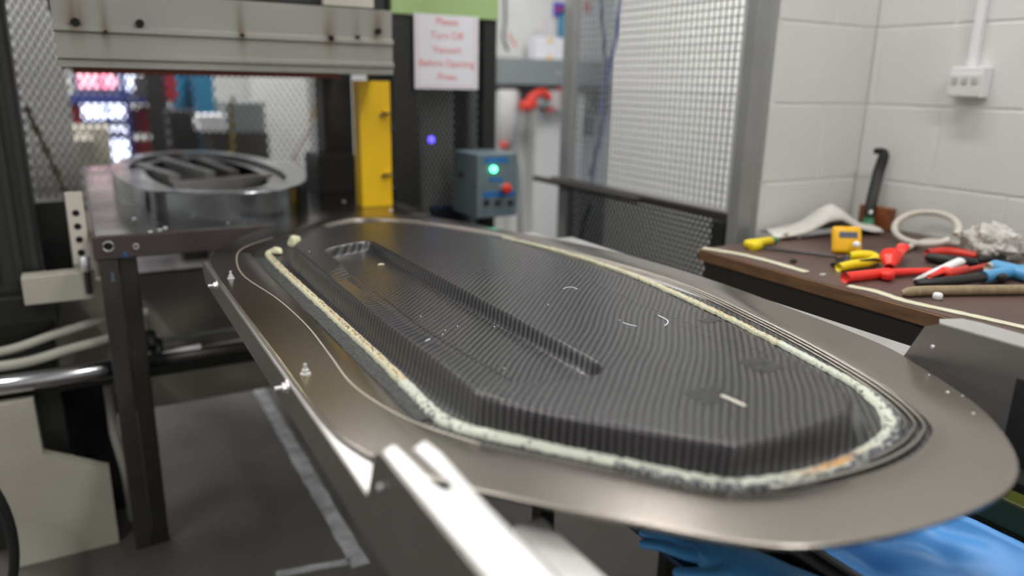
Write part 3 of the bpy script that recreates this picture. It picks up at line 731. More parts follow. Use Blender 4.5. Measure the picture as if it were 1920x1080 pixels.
cxa, cxb = PY(790, 250, cy+.12)[0], PY(850, 250, cy+.12)[0]
box('inner_duct', cxa, cxb, cy+.12, cy+.2, .5, 1.9, 'wall', cab, .004, label='light grey duct seen through the mesh')
p = PY(809, 262, cy+.01); mk('indicator_light', *cyl_g((p[0], cy+.016, p[2]), (p[0], cy+.006, p[2]), .0125, 20, bev=.003), 'bluel', cab, smooth=True, label='glowing blue indicator light')
box('inner_pipe', PY(878, 300, cy+.2)[0], PY(897, 300, cy+.2)[0], cy+.2, cy+.24, .5, 1.9, 'greyp', cab, .004)
# notice
ny = cy-.004-.011
n0_, n1_ = PY(776, 30, ny)[0], PY(897, 30, ny)[0]; nz1, nz0 = PY(835, 28, ny)[2], PY(835, 167, ny)[2]
note = thing('paper_notice', ((n0_+n1_)/2, ny, nz0), 'white paper notice with red lettering on the black enclosure front', 'notice')
box('sheet_of_paper', n0_, n1_, ny-.0006, ny+.0006, nz0, nz1, 'paper', note, 0)
bw = .004
mk('printed_border', *join_g(box_g(n0_+.01, n0_+.01+bw, ny-.0012, ny-.0007, nz0+.01, nz1-.004), box_g(n1_-.01-bw, n1_-.01, ny-.0012, ny-.0007, nz0+.01, nz1-.004), box_g(n0_+.01, n1_-.01, ny-.0012, ny-.0007, nz0+.008, nz0+.008+bw)), 'pink', note)
nh = nz1-nz0
for k, s in enumerate(('Please', 'Turn Off', 'Vacuum', 'Before Opening', 'Press')):
    g = text_g(s, .035 if k != 3 else .0335); g = xf(g, ((n0_+n1_)/2, ny-.0011, nz1-nh*(.135+.185*k)), rx=math.pi/2)
    mk('lettering', *g, 'redink', note)

# control box
by = .55
b0, b1 = PY(895, 300, by)[0], PY(971, 300, by)[0]; bz0, bz1 = PY(895, 410, by)[2], PY(895, 290, by)[2]
cb = thing('control_box', ((b0+b1)/2, by+.09, bz0), 'blue grey machine control box with green lamp and red mushroom button', 'control box')
box('enclosure', b0, b1, by, cy-.002, bz0, bz1, 'ctrl', cb, .004)
def onbox(u, v): return PY(u, v, by)
p = onbox(924, 317); cyl('green_lamp', (p[0], by-.0005, p[2]), (p[0], by-.014, p[2]), .0115, 'greenl', cb, 24, bev=.003, label='lit green lamp')
p = onbox(944, 352); cyl('emergency_stop', (p[0]-.004, by-.0005, p[2]), (p[0]-.004, by-.018, p[2]), .010, 'zinc', cb, 20); cyl('stop_button', (p[0]-.002, by-.018, p[2]), (p[0]-.002, by-.038, p[2]), .0185, 'redk', cb, 24, bev=.005, label='red mushroom button')
for u0, u1, v0, v1 in ((908, 952, 294, 307), (917, 942, 332, 341), (905, 965, 357, 371)):
    a = onbox(u0, v1); b = onbox(u1, v0); box('blue_label', a[0], b[0], by-.0015, by-.0003, a[2], b[2], 'bluelab', cb, 0)
for u in (911, 932, 956):
    p = onbox(u, 378); cyl('selector_knob', (p[0], by-.0005, p[2]), (p[0], by-.016, p[2]), .0105, 'black', cb, 18, bev=.003)
p = PX(867, 326, b0); cyl('side_knob', (b0+.0, p[1], p[2]), (b0-.012, p[1], p[2]), .012, 'black', cb, 18, bev=.003)
p = PX(890, 349, b0); cyl('side_screw', (b0, p[1], p[2]), (b0-.003, p[1], p[2]), .005, 'black', cb, 12, bev=.001)
# stand pipe beside
tube('power_cable', smooth_pts([tuple(PY(u, v, 1.2)) for u, v in ((969, 300), (974, 250), (966, 340), (970, 420))][:1]+[tuple(PY(u, v, 1.2)) for u, v in ((971, 340), (972, 430), (970, 520))]+[(PY(970, 520, 1.2)[0], 1.2, .01)], 6), .006, 'greyp', None, 8, label='grey power cable dropping beside the control box', cat='cable')
bx_ = PZ(905, 410, .85)
box('navy_panel', PY(815, 400, .81)[0], PY(862, 400, .81)[0], .81, .86, .55, PY(840, 388, .81)[2], 'navy', cab, .01)

# ================================================================= BAY BEHIND THE FENCE
yb_ = 2.5
def bayb(name, u0, v0, u1, v1, m, y0=yb_, d=.12, parent=None, bev=.004, **k):
    a = PY(u0, v1, y0); b = PY(u1, v0, y0); return box(name, a[0], b[0], y0, y0+d, a[2], b[2], m, parent, bev, **k)
tk = thing('wall_trunking', (PY(1060, 140, yb_)[0], yb_+.1, PY(1060, 158, yb_)[2]), 'long grey steel trunking fixed along the white bay wall', 'trunking')
bayb('trunking_body', 936, 117, 1190, 158, 'greyp', d=.2, parent=tk)
bayb('lower_box', 1130, 158, 1186, 213, 'char', d=.2, parent=tk)
bayb('under_strip', 940, 158, 1128, 170, 'black', y0=yb_+.02, d=.17, parent=tk)
p = PY(1047, 137, yb_); mk('swirl_badge', *tube_g([(p[0]+.011*(1-t/16)*math.cos(t), yb_-.002, p[2]+.011*(1-t/16)*math.sin(t)) for t in np.linspace(0, 13, 50)], .0012, 6), 'wplas', tk, smooth=True)
zt_ = PY(1060, 117, yb_)[2]
def onshelf(name, u0, u1, vtop, m, d=.1, label='', cat='box', y0=yb_+.02, bev=.005):
    a = PY(u0, 110, y0)[0]; b = PY(u1, 110, y0)[0]; z1 = PY((u0+u1)/2, vtop, y0)[2]
    return box(name, a, b, y0, y0+d, zt_+.0005, z1, m, None, bev, label=label, cat=cat)
wb = thing('dispenser_box', (PY(1038, 100, yb_+.02)[0], yb_+.07, zt_), 'white dispenser box with small yellow tabs on the grey trunking', 'box')
a = PY(1004, 110, yb_+.02)[0]; b = PY(1074, 110, yb_+.02)[0]; box('carton', a, b, yb_+.02, yb_+.12, zt_+.0005, PY(1038, 70, yb_+.02)[2], 'paper', wb, .006)
for u, v in ((1031, 76), (1031, 108), (1070, 76)):
    p = PY(u, v, yb_+.02); box('yellow_tab', p[0]-.018, p[0]+.018, yb_+.017, yb_+.0198, p[2]-.012, p[2]+.012, 'omet', wb, .001)
bt = PY(1070, 60, yb_+.05); 
bo = thing('blue_bottle', (bt[0], yb_+.15, zt_), 'dark blue bottle standing by the fence post on the trunking', 'bottle')
cyl('bottle_body', (bt[0], yb_+.15, zt_+.001), (bt[0], yb_+.15, PY(1070, 28, yb_+.15)[2]), .028, 'teal', bo, 18, bev=.008); cyl('cap', (bt[0], yb_+.15, PY(1070, 28, yb_+.15)[2]), (bt[0], yb_+.15, PY(1070, 15, yb_+.15)[2]), .013, 'navy', bo, 14, bev=.003)
sk = thing('wall_sticker', (PY(1048, 30, 2.69)[0], 2.69, PY(1048, 30, 2.69)[2]), 'blue sticker with a red spot on the white wall above the trunking', 'sticker')
a = PY(1038, 31, 2.69); b = PY(1061, 5, 2.69); box('sticker_sheet', a[0], b[0], 2.69, 2.6985, a[2], b[2], 'purple', sk, .001); p = PY(1050, 18, 2.689); box('red_spot', p[0]-.03, p[0]+.02, 2.6875, 2.6895, p[2]-.012, p[2]+.014, 'redk', sk, .001)
a = PY(1096, 22, 2.69); b = PY(1106, 2, 2.69); box('red_tag', a[0], b[0], 2.69, 2.698, a[2], b[2], 'redk', None, .001, label='small red tag on the wall just right of the fence post', cat='tag')
tube('hanging_lead', smooth_pts([tuple(PY(u, v, 2.6)) for u, v in ((946, -20), (947, 40), (944, 70), (952, 95))], 8), .01, 'rubber', None, 8, label='black lead hanging at the left edge of the bay wall', cat='cable')
tube('hanging_lead', smooth_pts([tuple(PY(u, v, 2.6)) for u, v in ((952, 62), (960, 75), (968, 88))], 6), .006, 'redk', None, 8, label='short red lead hanging beside the black lead', cat='cable')
tube('coil_of_wire', smooth_pts([tuple(PY(u, v, 2.62)) for u, v in ((1007, 62), (1010, 46), (1018, 40), (1026, 50), (1030, 66))], 6), .006, 'pink', None, 8, label='pinkish loop of wire above the white dispenser box', cat='wire')
# grey tank
ga, gb = PY(938, 300, 2.45)[0], PY(975, 300, 2.45)[0]
tank = thing('grey_canister', ((ga+gb)/2, 2.5, 0), 'tall light grey canister on a post against the bay wall', 'canister')
cyl('canister_shell', ((ga+gb)/2, 2.5, PY(955, 275, 2.45)[2]), ((ga+gb)/2, 2.5, PY(955, 168, 2.45)[2]), (gb-ga)/2, 'ltgrey', tank, 28, bev=.02)
cyl('canister_post', ((ga+gb)/2, 2.5, 0), ((ga+gb)/2, 2.5, PY(955, 275, 2.45)[2]), .03, 'ltgrey', tank, 16)
p = PY(943, 272, 2.44); cyl('red_valve', (p[0], 2.45, p[2]), (p[0], 2.41, p[2]), .022, 'redk', tank, 16, bev=.004)
# red industrial plug in its socket
so = thing('industrial_socket', (PY(1040, 190, 2.42)[0], 2.5, PY(1040, 205, 2.42)[2]), 'white wall socket box with red hinged cover', 'socket')
bayb('socket_body', 1025, 170, 1052, 206, 'ltgrey', y0=2.44, d=.12, parent=so)
bayb('red_cover', 1056, 165, 1067, 204, 'redk', y0=2.43, d=.1, parent=so)
bayb('red_trim', 1023, 200, 1040, 209, 'redk', y0=2.43, d=.05, parent=so)
plg = thing('industrial_plug', (PY(995, 195, 2.4)[0], 2.42, PY(995, 210, 2.4)[2]), 'red industrial plug with curved hood and black cable pushed in the wall socket', 'plug')
tube('plug_hood', smooth_pts([tuple(PY(u, v, 2.4)) for u, v in ((1030, 184), (1018, 174), (1003, 178), (990, 190))], 6), .026, 'redk', plg, 14)
cyl('plug_body', tuple(PY(978, 201, 2.38)), tuple(PY(1002, 194, 2.4)), .036, 'redk', plg, 20, bev=.006)
cyl('plug_collar', tuple(PY(1001, 195, 2.4)), tuple(PY(1027, 196, 2.42)), .028, 'greyp', plg, 20, bev=.004)
tube('plug_cable', smooth_pts([tuple(PY(u, v, 2.38)) for u, v in ((981, 206), (971, 235), (967, 290), (974, 330), (976, 460))], 8), .012, 'greyp', plg, 8)
for u0, v0, u1, v1, m, l in ((1090, 170, 1112, 205, 'ltgrey', 'pale grey switch box seen through the mesh beside the fence post'), (1095, 222, 1118, 255, 'char', 'dark junction box below the pale switch box behind the mesh')):
    bayb('switch_box', u0, v0, u1, v1, m, y0=2.6, d=.095, label=l, cat='switch box')

# ================================================================= WIRE MESH FENCE
fx = 1.5
fence = thing('mesh_fence', (fx, .3, 0), 'galvanised welded mesh fence panel with dark perforated kick panel', 'fence')
fy0, fy1 = -.17, .76
box('post', fx-.02, fx+.02, fy1-.032, fy1+.032, 0, 2.4, 'post', fence, .004)
box('post', fx-.035, fx+.02, fy0-.038, fy0+.004, 0, 2.4, 'post', fence, .004)
box('post', fx-.02, fx+.035, fy0-.012, fy0+.026, 0, 2.4, 'ltgrey', fence, .004)
segs = [((fx, y, .985), (fx, y, 2.35)) for y in np.arange(fy0+.02, fy1-.03, .0245)]+[((fx+.002, fy0+.02, z), (fx+.002, fy1-.03, z)) for z in np.arange(.99, 2.35, .0245)]
mk('welded_mesh', *bars_g(segs, .0036, (1, 0, 0)), 'wire', fence, kind='stuff')
box('top_rail', fx-.02, fx+.02, fy0, fy1, 2.35, 2.4, 'post', fence, .004)
segs2 = diamond_segs(fy0+.02, fy1, .1, .96, .022, .036, lambda a, b: (fx, a, b)); mk('perforated_panel', *bars_g(segs2, .0056, (1, 0, 0)), 'meshk', fence, kind='stuff')
box('mid_rail', fx-.03, fx+.01, fy0, fy1+.08, .955, .982, 'ledge', fence, .003, label='dark wooden mid rail')
box('rail_cap', fx-.06, fx-.0305, .24, fy1+.17, .957, .976, 'ledge', fence, .003)
box('rail_lip', fx-.062, fx-.0605, .25, .62, .960, .972, 'legst', fence, .0005)
box('dark_upright', fx-.015, fx+.02, fy1-.03, fy1+.03, .0, .955, 'black', fence, .003)
box('dark_upright', fx-.04, fx-.01, fy0+.01, fy0+.06, .0, .955, 'black', fence, .003)
for k, (pp, m, l) in enumerate((([(1124, -30), (1131, 60), (1136, 130), (1134, 200), (1122, 260), (1107, 330)], 'ropek', 'dark navy rope hanging down behind the mesh fence'), ([(1166, -30), (1158, 50), (1146, 120), (1132, 200), (1128, 250), (1116, 300), (1109, 345)], 'rope', 'bright blue rope tied behind the mesh fence, right of the navy one'), ([(1139, 110), (1134, 160), (1130, 215)], 'rope', 'short thick blue rope knot where the two ropes cross'), ([(1105, 385), (1092, 430), (1085, 480)], 'ropek', 'navy rope end hanging behind the perforated panel'))):
    tube('hanging_rope', smooth_pts([tuple(PX(u, v, fx+.02+.016*k)) for u, v in pp], 8), .007 if k != 2 else .012, m, None, 8, label=l, cat='rope')

# ================================================================= BENCH
bz = .93
bench = thing('workbench', (1.6, -1.2, 0), 'brown topped workbench on dark steel frame against the white block walls', 'workbench')
box('bench_top', 1.213, 1.994, -2.6, -.325, .902, bz, 'benchtop', bench, .0015)
box('edge_strip', 1.205, 1.2125, -2.6, -.325, .900, .9285, 'wood', bench, .001)
box('edge_strip', 1.213, 1.994, -.3245, -.318, .900, .9285, 'wood', bench, .001)
box('frame_rail', 1.215, 1.25, -2.6, -.34, .84, .9015, 'benchfr', bench, .003)
box('frame_rail', 1.255, 1.98, -.375, -.34, .84, .9015, 'benchfr', bench, .003)
for x, y in ((1.235, -.36), (1.95, -.36), (1.235, -2.5), (1.95, -2.5)): box('leg', x-.022, x+.022, y-.022, y+.022, 0, .84, 'benchfr', bench, .003)
box('lower_shelf', 1.3, 1.9, -2.4, -.6, .3, .33, 'char', bench, .003)
def zr(u, v, dz=0): p = PZ(u, v, bz+dz); return (p[0], p[1], bz+dz)
def tapestrip(pts, w, label):
    P = smooth_pts([zr(u, v) for u, v in pts], 8); P = [(p[0], p[1]) for p in P]; return rib('masking_tape', P, w, bz+.0006, 'mask', label=label, cat='tape')
tapestrip([(1318, 466), (1380, 476), (1440, 490), (1512, 511)], .023, 'shorter cream tape strip along the far end of the bench edge')
tapestrip([(1590, 537), (1640, 547), (1700, 566), (1800, 588), (1930, 617)], .023, 'longer cream tape strip along the near part of the bench edge')
# yellow screwdriver
sd = thing('screwdriver', zr(1450, 458), 'long screwdriver with yellow handle at the far end of the bench', 'screwdriver')
a, b = zr(1398, 458, .012), zr(1447, 451, .012); c = zr(1570, 482, .008)
cyl('handle', a, b, .0115, 'ytool', sd, 16, bev=.004); lob = zr(1408, 463, .010); cyl('handle_end', lob, zr(1425, 459, .012), .014, 'ytool', sd, 14, bev=.004)
cyl('collar', b, zr(1456, 450, .012), .009, 'grntape', sd, 14, bev=.002)
cyl('shaft', zr(1418, 463, .006), c, .004, 'darkst', sd, 10)
# folded white cloth with lining
V = []; Fc = []; nn = 40; mm = 10
for i in range(nn+1):
    t = i/nn; u0 = 1452+t*205; front = 442-8*t-24*math.exp(-((t-.62)/.26)**2)+12*math.exp(-((t-.2)/.15)**2)
    h = .014+.062*math.exp(-((t-.55)/.2)**2)+.012*math.sin(t*3)
    pf_ = PZ(u0, 452-10*t, bz)
    for j in range(mm+1):
        s = j/mm; ww = .16
        zc = bz+.003+h*math.sin(math.pi*min(1, .15+s*.85))**.7+.004*mnoise.noise(Vector((t*9, s*4, 1)))
        V.append((pf_[0]+s*ww*.45, pf_[1]+s*ww*.75, max(bz+.001, zc)))
for i in range(nn):
    for j in range(mm): o_ = i*(mm+1)+j; Fc.append([o_, o_+1, o_+mm+2, o_+mm+1])
cl = mk('folded_cloth', V, Fc, 'cloth', smooth=True, label='rumpled white cloth with dark lining heaped at the bench corner', cat='cloth')
sm_ = cl.modifiers.new('thick', 'SOLIDIFY'); sm_.thickness = .004; sm_.offset = 1
p = zr(1495, 446, .004); pn = thing('marker_pen', p, 'orange brown marker pen tucked at the left of the white cloth', 'pen'); cyl('pen_barrel', zr(1482, 440, .010), zr(1522, 428, .013), .007, 'omet', pn, 12, bev=.002); cyl('pen_cap', zr(1470, 444, .010), zr(1482, 440, .010), .0085, 'wood2', pn, 12, bev=.002)
lump('cotton_ball', (zr(1492, 446)[0], zr(1492, 446)[1], bz+.0065), .014, .014, .012, 'wplas', .15, 3, label='small white ball in front of the marker pen', cat='ball')
g_ = [zr(1452, 425, .012), zr(1520, 413, .03), zr(1578, 403, .045)]
tube('paper_roll', [zr(1455, 428, .014), zr(1580, 410, .05)], .006, 'ltgrey', None, 10, label='thin grey paper roll lying across the back of the cloth', cat='roll')
# hook clamp and block
hk = thing('wooden_block', (1.93, -.32, bz), 'orange brown wooden block standing against the corner wall', 'block')
y0_, y1_ = PX(1608, 412, 1.93)[1], PX(1666, 412, 1.93)[1]; box('block_body', 1.93, 1.965, y1_, y0_, bz+.0005, PX(1640, 388, 1.93)[2], 'leather', hk, .003)
hb = thing('hooked_bar', (1.92, -.32, bz), 'black flat bar with a hooked top leaning in the corner of the walls', 'bar')
bp0, bp1, bp2 = PX(1628, 420, 1.915), PX(1655, 290, 1.965), PX(1640, 283, 1.965)
V = []; 
path = smooth_pts([tuple(PX(1626, 424, 1.905)), tuple(PX(1634, 380, 1.92)), tuple(PX(1647, 325, 1.95)), tuple(PX(1657, 292, 1.96)), tuple(PX(1652, 284, 1.955)), tuple(PX(1638, 283, 1.94))], 6)
mk('flat_bar', *tube_g(path, [.017]*(len(path)-14)+[.016-.0006*k for k in range(14)], 8, flat=.28), 'blk2', hb, smooth=True)
cyl('bar_bolt', tuple(PX(1633, 398, 1.905)), tuple(PX(1633, 398, 1.897)), .006, 'zinc', hb, 12, bev=.002)
mk('green_tape_wrap', *tube_g([tuple(PX(1627, 420, 1.905)), tuple(PX(1629, 407, 1.908))], .021, 10, flat=.5), 'grntape', hb, smooth=True)
# multimeter
mm_ = thing('multimeter', zr(1588, 468), 'orange yellow handheld meter with grey screen propped under the cloth', 'meter')
c0 = np.array(zr(1587, 476)); rz = math.radians(-32)
g = box_g(-.037, .037, -.013, .013, 0, .072, .010, 3); mk('case', *xf(g, (c0[0], c0[1], bz+.001), rz=rz, rx=-.35), 'omet', mm_, smooth=True)
g = box_g(-.024, .024, -.0145, -.0132, .040, .056, .0004, 1); mk('screen', *xf(g, (c0[0], c0[1], bz+.001), rz=rz, rx=-.35), 'lcd', mm_)
# yellow pliers
py = thing('wire_stripper', zr(1600, 500), 'yellow handled wire strippers with black jaws in front of the orange meter', 'pliers')
tube('handle', smooth_pts([zr(1572, 502, .010), zr(1600, 496, .012), zr(1630, 492, .012), zr(1644, 484, .014)], 6), [.010+.002*math.sin(i/18*3.1) for i in range(19)], 'ytool', py, 12)
tube('handle', smooth_pts([zr(1592, 480, .018), zr(1615, 478, .02), zr(1635, 480, .016), zr(1648, 488, .012)], 6), [.010+.002*math.sin(i/18*3.1) for i in range(19)], 'ytool', py, 12)
tube('jaw', [zr(1590, 490, .01), zr(1560, 497, .008)], [.009, .006], 'rubber', py, 10); tube('jaw', [zr(1590, 484, .012), zr(1570, 488, .010)], [.008, .005], 'rubber', py, 10)
lump('spring_knob', (zr(1603, 480)[0], zr(1603, 480)[1], bz+.03), .010, .010, .010, 'wplas', .05, 1, label='small white knob on top of the yellow wire strippers', cat='knob')
tube('jaw_link', smooth_pts([zr(1610, 490, .02), zr(1640, 486, .022), zr(1652, 490, .01)], 5), .003, 'darkst', py, 8)
# red clamp
rc = thing('bar_clamp', zr(1660, 515), 'bright red plastic clamp with a funnel cup on the bench', 'clamp')
tube('bar', smooth_pts([zr(1584, 521, .011), zr(1620, 517, .011), zr(1665, 512, .012), (zr(1700, 510, .011)), zr(1744, 508, .009)], 6), [.0125]*13+[.010-.0002*k for k in range(12)], 'redp', rc, 14)
cyl('hub', zr(1664, 524, .004), zr(1664, 508, .024), .015, 'redp', rc, 18, bev=.004)
V1 = zr(1668, 500, .02); V2_ = zr(1670, 482, .035)
mk('cup', *tube_g([V1, tuple((np.array(V1)+np.array(V2_))/2), V2_, (V2_[0]+.001, V2_[1], V2_[2]+.0005), V1], [.009, .018, .026, .022, .004], 20, cap=False), 'redp', rc, smooth=True)
tube('jaw', [zr(1680, 484, .03), zr(1694, 462, .03)], [.012, .016], 'redp', rc, 12, flat=.5)
# white tube ring
tr_ = []
cring = zr(1738, 432); 
for t in np.linspace(-.15*math.pi, 1.75*math.pi, 36):
    u = 1737+60*math.cos(t)*1.0; v = 428-30*math.sin(t)
    tr_.append((u, v))
rg = []
for u, v in tr_:
    lift = .012+.05*max(0, (440-v)/45); rg.append(tuple(zr(u, v+lift*330, lift)) if False else tuple(PX(u, v, 1.80+.08*(440-v)/30)))
rg = [(x, y, max(z, bz+.010)) for x, y, z in rg]
tube('vinyl_tube', smooth_pts(rg, 4), .009, 'tube', None, 12, label='white vinyl tube bent into a ring on the bench by the wall', cat='tube')
tube('vinyl_tube', smooth_pts([zr(1690, 470, .009), zr(1740, 452, .010), zr(1800, 458, .009)], 8), .008, 'tube', None, 10, label='straight piece of white tube lying below the ring', cat='tube')
# rag
bm = bmesh.new(); bmesh.ops.create_icosphere(bm, subdivisions=5, radius=1); cr_ = PX(1848, 452, 1.84)
for v in bm.verts:
    n = Vector(v.co); d = 1+.38*mnoise.noise(n*2.2+Vector((3, 0, 0)))+.26*abs(mnoise.noise(n*6))+.12*mnoise.noise(n*13)
    v.co = Vector((n.x*.05*d, n.y*.064*d, max(n.z*.05*d, -.029)))+Vector((1.86, cr_[1]-.005, bz+.031))
mk('crumpled_rag', *bm_g(bm), 'rag', smooth=True, label='crumpled dirty white rag against the wall at the back of the bench', cat='rag')
# black and red pliers
bp = thing('pliers', zr(1790, 485), 'black gripped pliers with red insets behind the glue tube', 'pliers')
tube('handle', smooth_pts([zr(1738, 482, .012), zr(1770, 487, .013), zr(1830, 492, .010)], 6), [.010+.004*math.sin(i/12*3.1) for i in range(13)], 'rubber', bp, 12)
tube('handle', smooth_pts([zr(1738, 474, .012), zr(1780, 472, .013), zr(1830, 480, .010)], 6), [.009+.003*math.sin(i/12*3.1) for i in range(13)], 'redk', bp, 12)
tube('jaw', [zr(1830, 487, .01), zr(1920, 478, .01)], [.012, .005], 'darkst', bp, 10, flat=.6)
# glue tube
gt = thing('glue_tube', zr(1765, 510), 'white and red glue tube lying diagonally between clamp and blue pliers', 'tube')
tube('tube_body', [zr(1716, 524, .006), zr(1750, 512, .011), zr(1800, 490, .014)], [.004, .011, .013], 'wplas', gt, 14, flat=.7); tube('red_label', [zr(1742, 519, .012), zr(1775, 505, .016)], [.006, .012], 'redp', gt, 12, flat=.6)
cyl('tube_cap', zr(1775, 514, .012), zr(1812, 505, .010), .011, 'redk', gt, 14, bev=.003)
cyl('red_rod', zr(1815, 506, .008), zr(1850, 498, .008), .006, 'redk', gt, 12)
# blue pliers
bl = thing('cutting_pliers', zr(1830, 515), 'large pliers with blue and black grips at the near right of the bench', 'pliers')
tube('handle', smooth_pts([zr(1716, 531, .010), zr(1770, 528, .014), zr(1845, 520, .015)], 6), [.009+.0045*min(1, i/6) for i in range(13)], 'rubber', bl, 14, flat=.8)
tube('handle_grip', smooth_pts([zr(1842, 520, .016), zr(1880, 512, .018), zr(1935, 505, .018)], 6), .014, 'blueh', bl, 14)
tube('handle_grip', smooth_pts([zr(1864, 500, .016), zr(1890, 506, .018), zr(1950, 522, .018)], 6), .017, 'blueh', bl, 14)
tube('handle_end', [zr(1852, 503, .014), zr(1866, 500, .016)], [.011, .015], 'mask', bl, 14)
cyl('pivot', zr(1880, 520, .004), zr(1880, 520, .02), .010, 'black', bl, 14, bev=.003)
st_ = tube('wooden_stick', smooth_pts([zr(1690, 550, .008), zr(1712, 547, .0105), zr(1760, 545, .0115), zr(1940, 543, .0115)], 5), [.004, .006, .0085, .010]+[.0112]*12, 'wood2', None, 14, label='pale brown wooden stick with a pointed end in front of the blue pliers', cat='stick')
p = zr(1757, 562); cyl('bottle_cap', p, (p[0], p[1], bz+.015), .0095, 'wplas', None, 20, bev=.003, label='small white cap by the tape on the bench edge', cat='cap')
p = zr(1487, 492); lump('metal_nut', (p[0], p[1], bz+.004), .010, .007, .007, 'darkst', .2, 8, sub=2, label='small dark metal nut near the far end of the bench', cat='nut')
p = zr(1543, 516); lump('grey_scrap', (p[0], p[1], bz+.0015), .010, .006, .003, 'ltgrey', .2, 18, sub=2, label='tiny grey scrap near the bench edge between the tape strips', cat='scrap')

# wall socket and conduit
wx = 1.955
ws = thing('wall_socket', (1.98, -.52, PX(1810, 183, wx)[2]), 'white double switch box mounted on the right wall', 'socket')
ya, yb2 = PX(1778, 160, wx)[1], PX(1840, 160, wx)[1]; z0_, z1_ = PX(1810, 183, wx)[2], PX(1810, 125, wx)[2]
box('socket_box', wx, 1.9995, yb2, ya, z0_, z1_, 'wplas', ws, .004)
box('socket_plate', wx-.004, wx-.0002, yb2+.003, ya-.003, z0_+.004, z1_-.02, 'wall', ws, .0015)
for k in (-.3, 0, .3): yc = (ya+yb2)/2+k*(ya-yb2); box('rocker', wx-.007, wx-.004, yc-.008, yc+.008, z1_-.045, z1_-.028, 'ltgrey', ws, .001)
ccy = (PX(1822, 60, 1.99)[1]+PX(1848, 60, 1.99)[1])/2
cd = mk('conduit', *box_g(1.978, 1.9995, ccy-.011, ccy+.011, z1_+.0005, CEIL-.001, .003), 'wplas', label='white mini trunking running up the right wall from the socket', cat='trunking')

# ================================================================= TROLLEY, SHEET AND GLOVES UNDER THE TRAY
zt2 = .70
tr = thing('workshop_trolley', (.85, -1.0, 0), 'low trolley with dark angle frame and olive side bar beneath the tray', 'trolley')
box('frame_bar', .615, .665, -2.1, -.45, zt2-.04, zt2, 'darkst', tr, .003)
box('frame_lip', .645, .651, -2.1, -.45, zt2+.0002, zt2+.008, 'post', tr, .001)
box('side_bar', 1.03, 1.075, -2.1, -.45, zt2-.04, zt2+.012, 'olive', tr, .004, label='olive green side bar')
box('cross_bar', .665, 1.03, -.50, -.45, zt2-.04, zt2, 'darkst', tr, .003)
box('tray_panel', .6655, 1.0295, -2.05, -.5005, .485, .495, 'navy', tr, .002)
for x, y in ((.64, -.47), (1.052, -.47), (.64, -2.05), (1.052, -2.05)): box('leg', x-.02, x+.02, y-.02, y+.02, .0, zt2-.04, 'darkst', tr, .003)
box('support_post', .60, .66, -.72, -.66, zt2+.0, .859, 'darkst', tr, .003); box('support_head', .1, .7, -.74, -.64, .859, .9395, 'darkst', tr, .003)
# blue plastic sheet slumped in the trolley
V = []; Fc = []; nx, ny_ = 50, 90
for i in range(nx+1):
    for j in range(ny_+1):
        x = .675+.345*i/nx; y = -1.95+1.35*j/ny_; s = i/nx
        z = .655-.10*math.sin(math.pi*s)**.8+.045*mnoise.noise(Vector((x*7, y*5, 2)))+.02*abs(mnoise.noise(Vector((x*18, y*14, 7))))
        V.append((x, y, min(z, .692)))
for i in range(nx):
    for j in range(ny_): o_ = i*(ny_+1)+j; Fc.append([o_, o_+ny_+1, o_+ny_+2, o_+1])
bs = mk('plastic_sheet', V, Fc, 'bluecl', smooth=True, label='bright blue plastic sheet slumped inside the trolley below the tray', cat='plastic sheet')
m_ = bs.modifiers.new('thick', 'SOLIDIFY'); m_.thickness = .002
V = []; Fc = []; nx, ny_ = 26, 50
for i in range(nx+1):
    for j in range(ny_+1):
        x = 1.10+.42*i/nx; y = -1.75+1.25*j/ny_
        V.append((x, y, .58+.05*mnoise.noise(Vector((x*6, y*6, 5)))+.02*abs(mnoise.noise(Vector((x*17, y*17, 1))))))
for i in range(nx):
    for j in range(ny_): o_ = i*(ny_+1)+j; Fc.append([o_, o_+ny_+1, o_+ny_+2, o_+1])
# gloves: continuous skinned bodies with separate fingers
def glove(c, rz, label, seed):
    rnd = random.Random(seed); me = bpy.data.meshes.new('nitrile_glove'); v = []; e = []; rad = []
    def add(p, r, par):
        v.append(p); rad.append(r)
        if par is not None: e.append((par, len(v)-1))
        return len(v)-1
    w = add((0, 0, 0), (.040, .016), None); cu = add((-.09, .0, 0), (.042, .014), w); add((-.13, .01, 0), (.047, .012), cu)
    pm = add((.045, 0, .004), (.038, .015), w)
    for k, (yo, L) in enumerate(((.030, .068), (.011, .080), (-.010, .075), (-.030, .058))):
        a = add((.075, yo, .004), (.0115, .008), pm); b = add((.075+L*.5, yo*1.25, .010+rnd.uniform(-.004, .008)), (.0105, .007), a); add((.075+L, yo*1.4+rnd.uniform(-.01, .01), .002), (.008, .006), b)
    t = add((.02, .045, .003), (.013, .010), w); t2 = add((.045, .068, .008), (.0115, .008), t); add((.075, .080, .004), (.009, .007), t2)
    me.from_pydata(v, e, []); o = bpy.data.objects.new('nitrile_glove', me); COL.objects.link(o); me.materials.append(M['nitrile'])
    sk_ = o.modifiers.new('skin', 'SKIN'); sk_.use_smooth_shade = True
    for q_, r in zip(me.skin_vertices[0].data, rad): q_.radius = r
    me.skin_vertices[0].data[0].use_root = True
    ss = o.modifiers.new('sub', 'SUBSURF'); ss.levels = 2; ss.render_levels = 2
    o.location = c; o.rotation_euler = (0, 0, rz); o['label'] = label; o['category'] = 'glove'
    return o
gp = PZ(1392, 1050, .725)
box('glove_shelf', .47, .6145, -2.1, -1.10, .675, .685, 'darkst', tr, .002); 
gc = PZ(1395, 1062, .70)
glove((gc[0], gc[1], .70), math.radians(115), 'blue nitrile glove with its fingers pointing under the tray edge', 3)
gc2 = PZ(1300, 1105, .70)
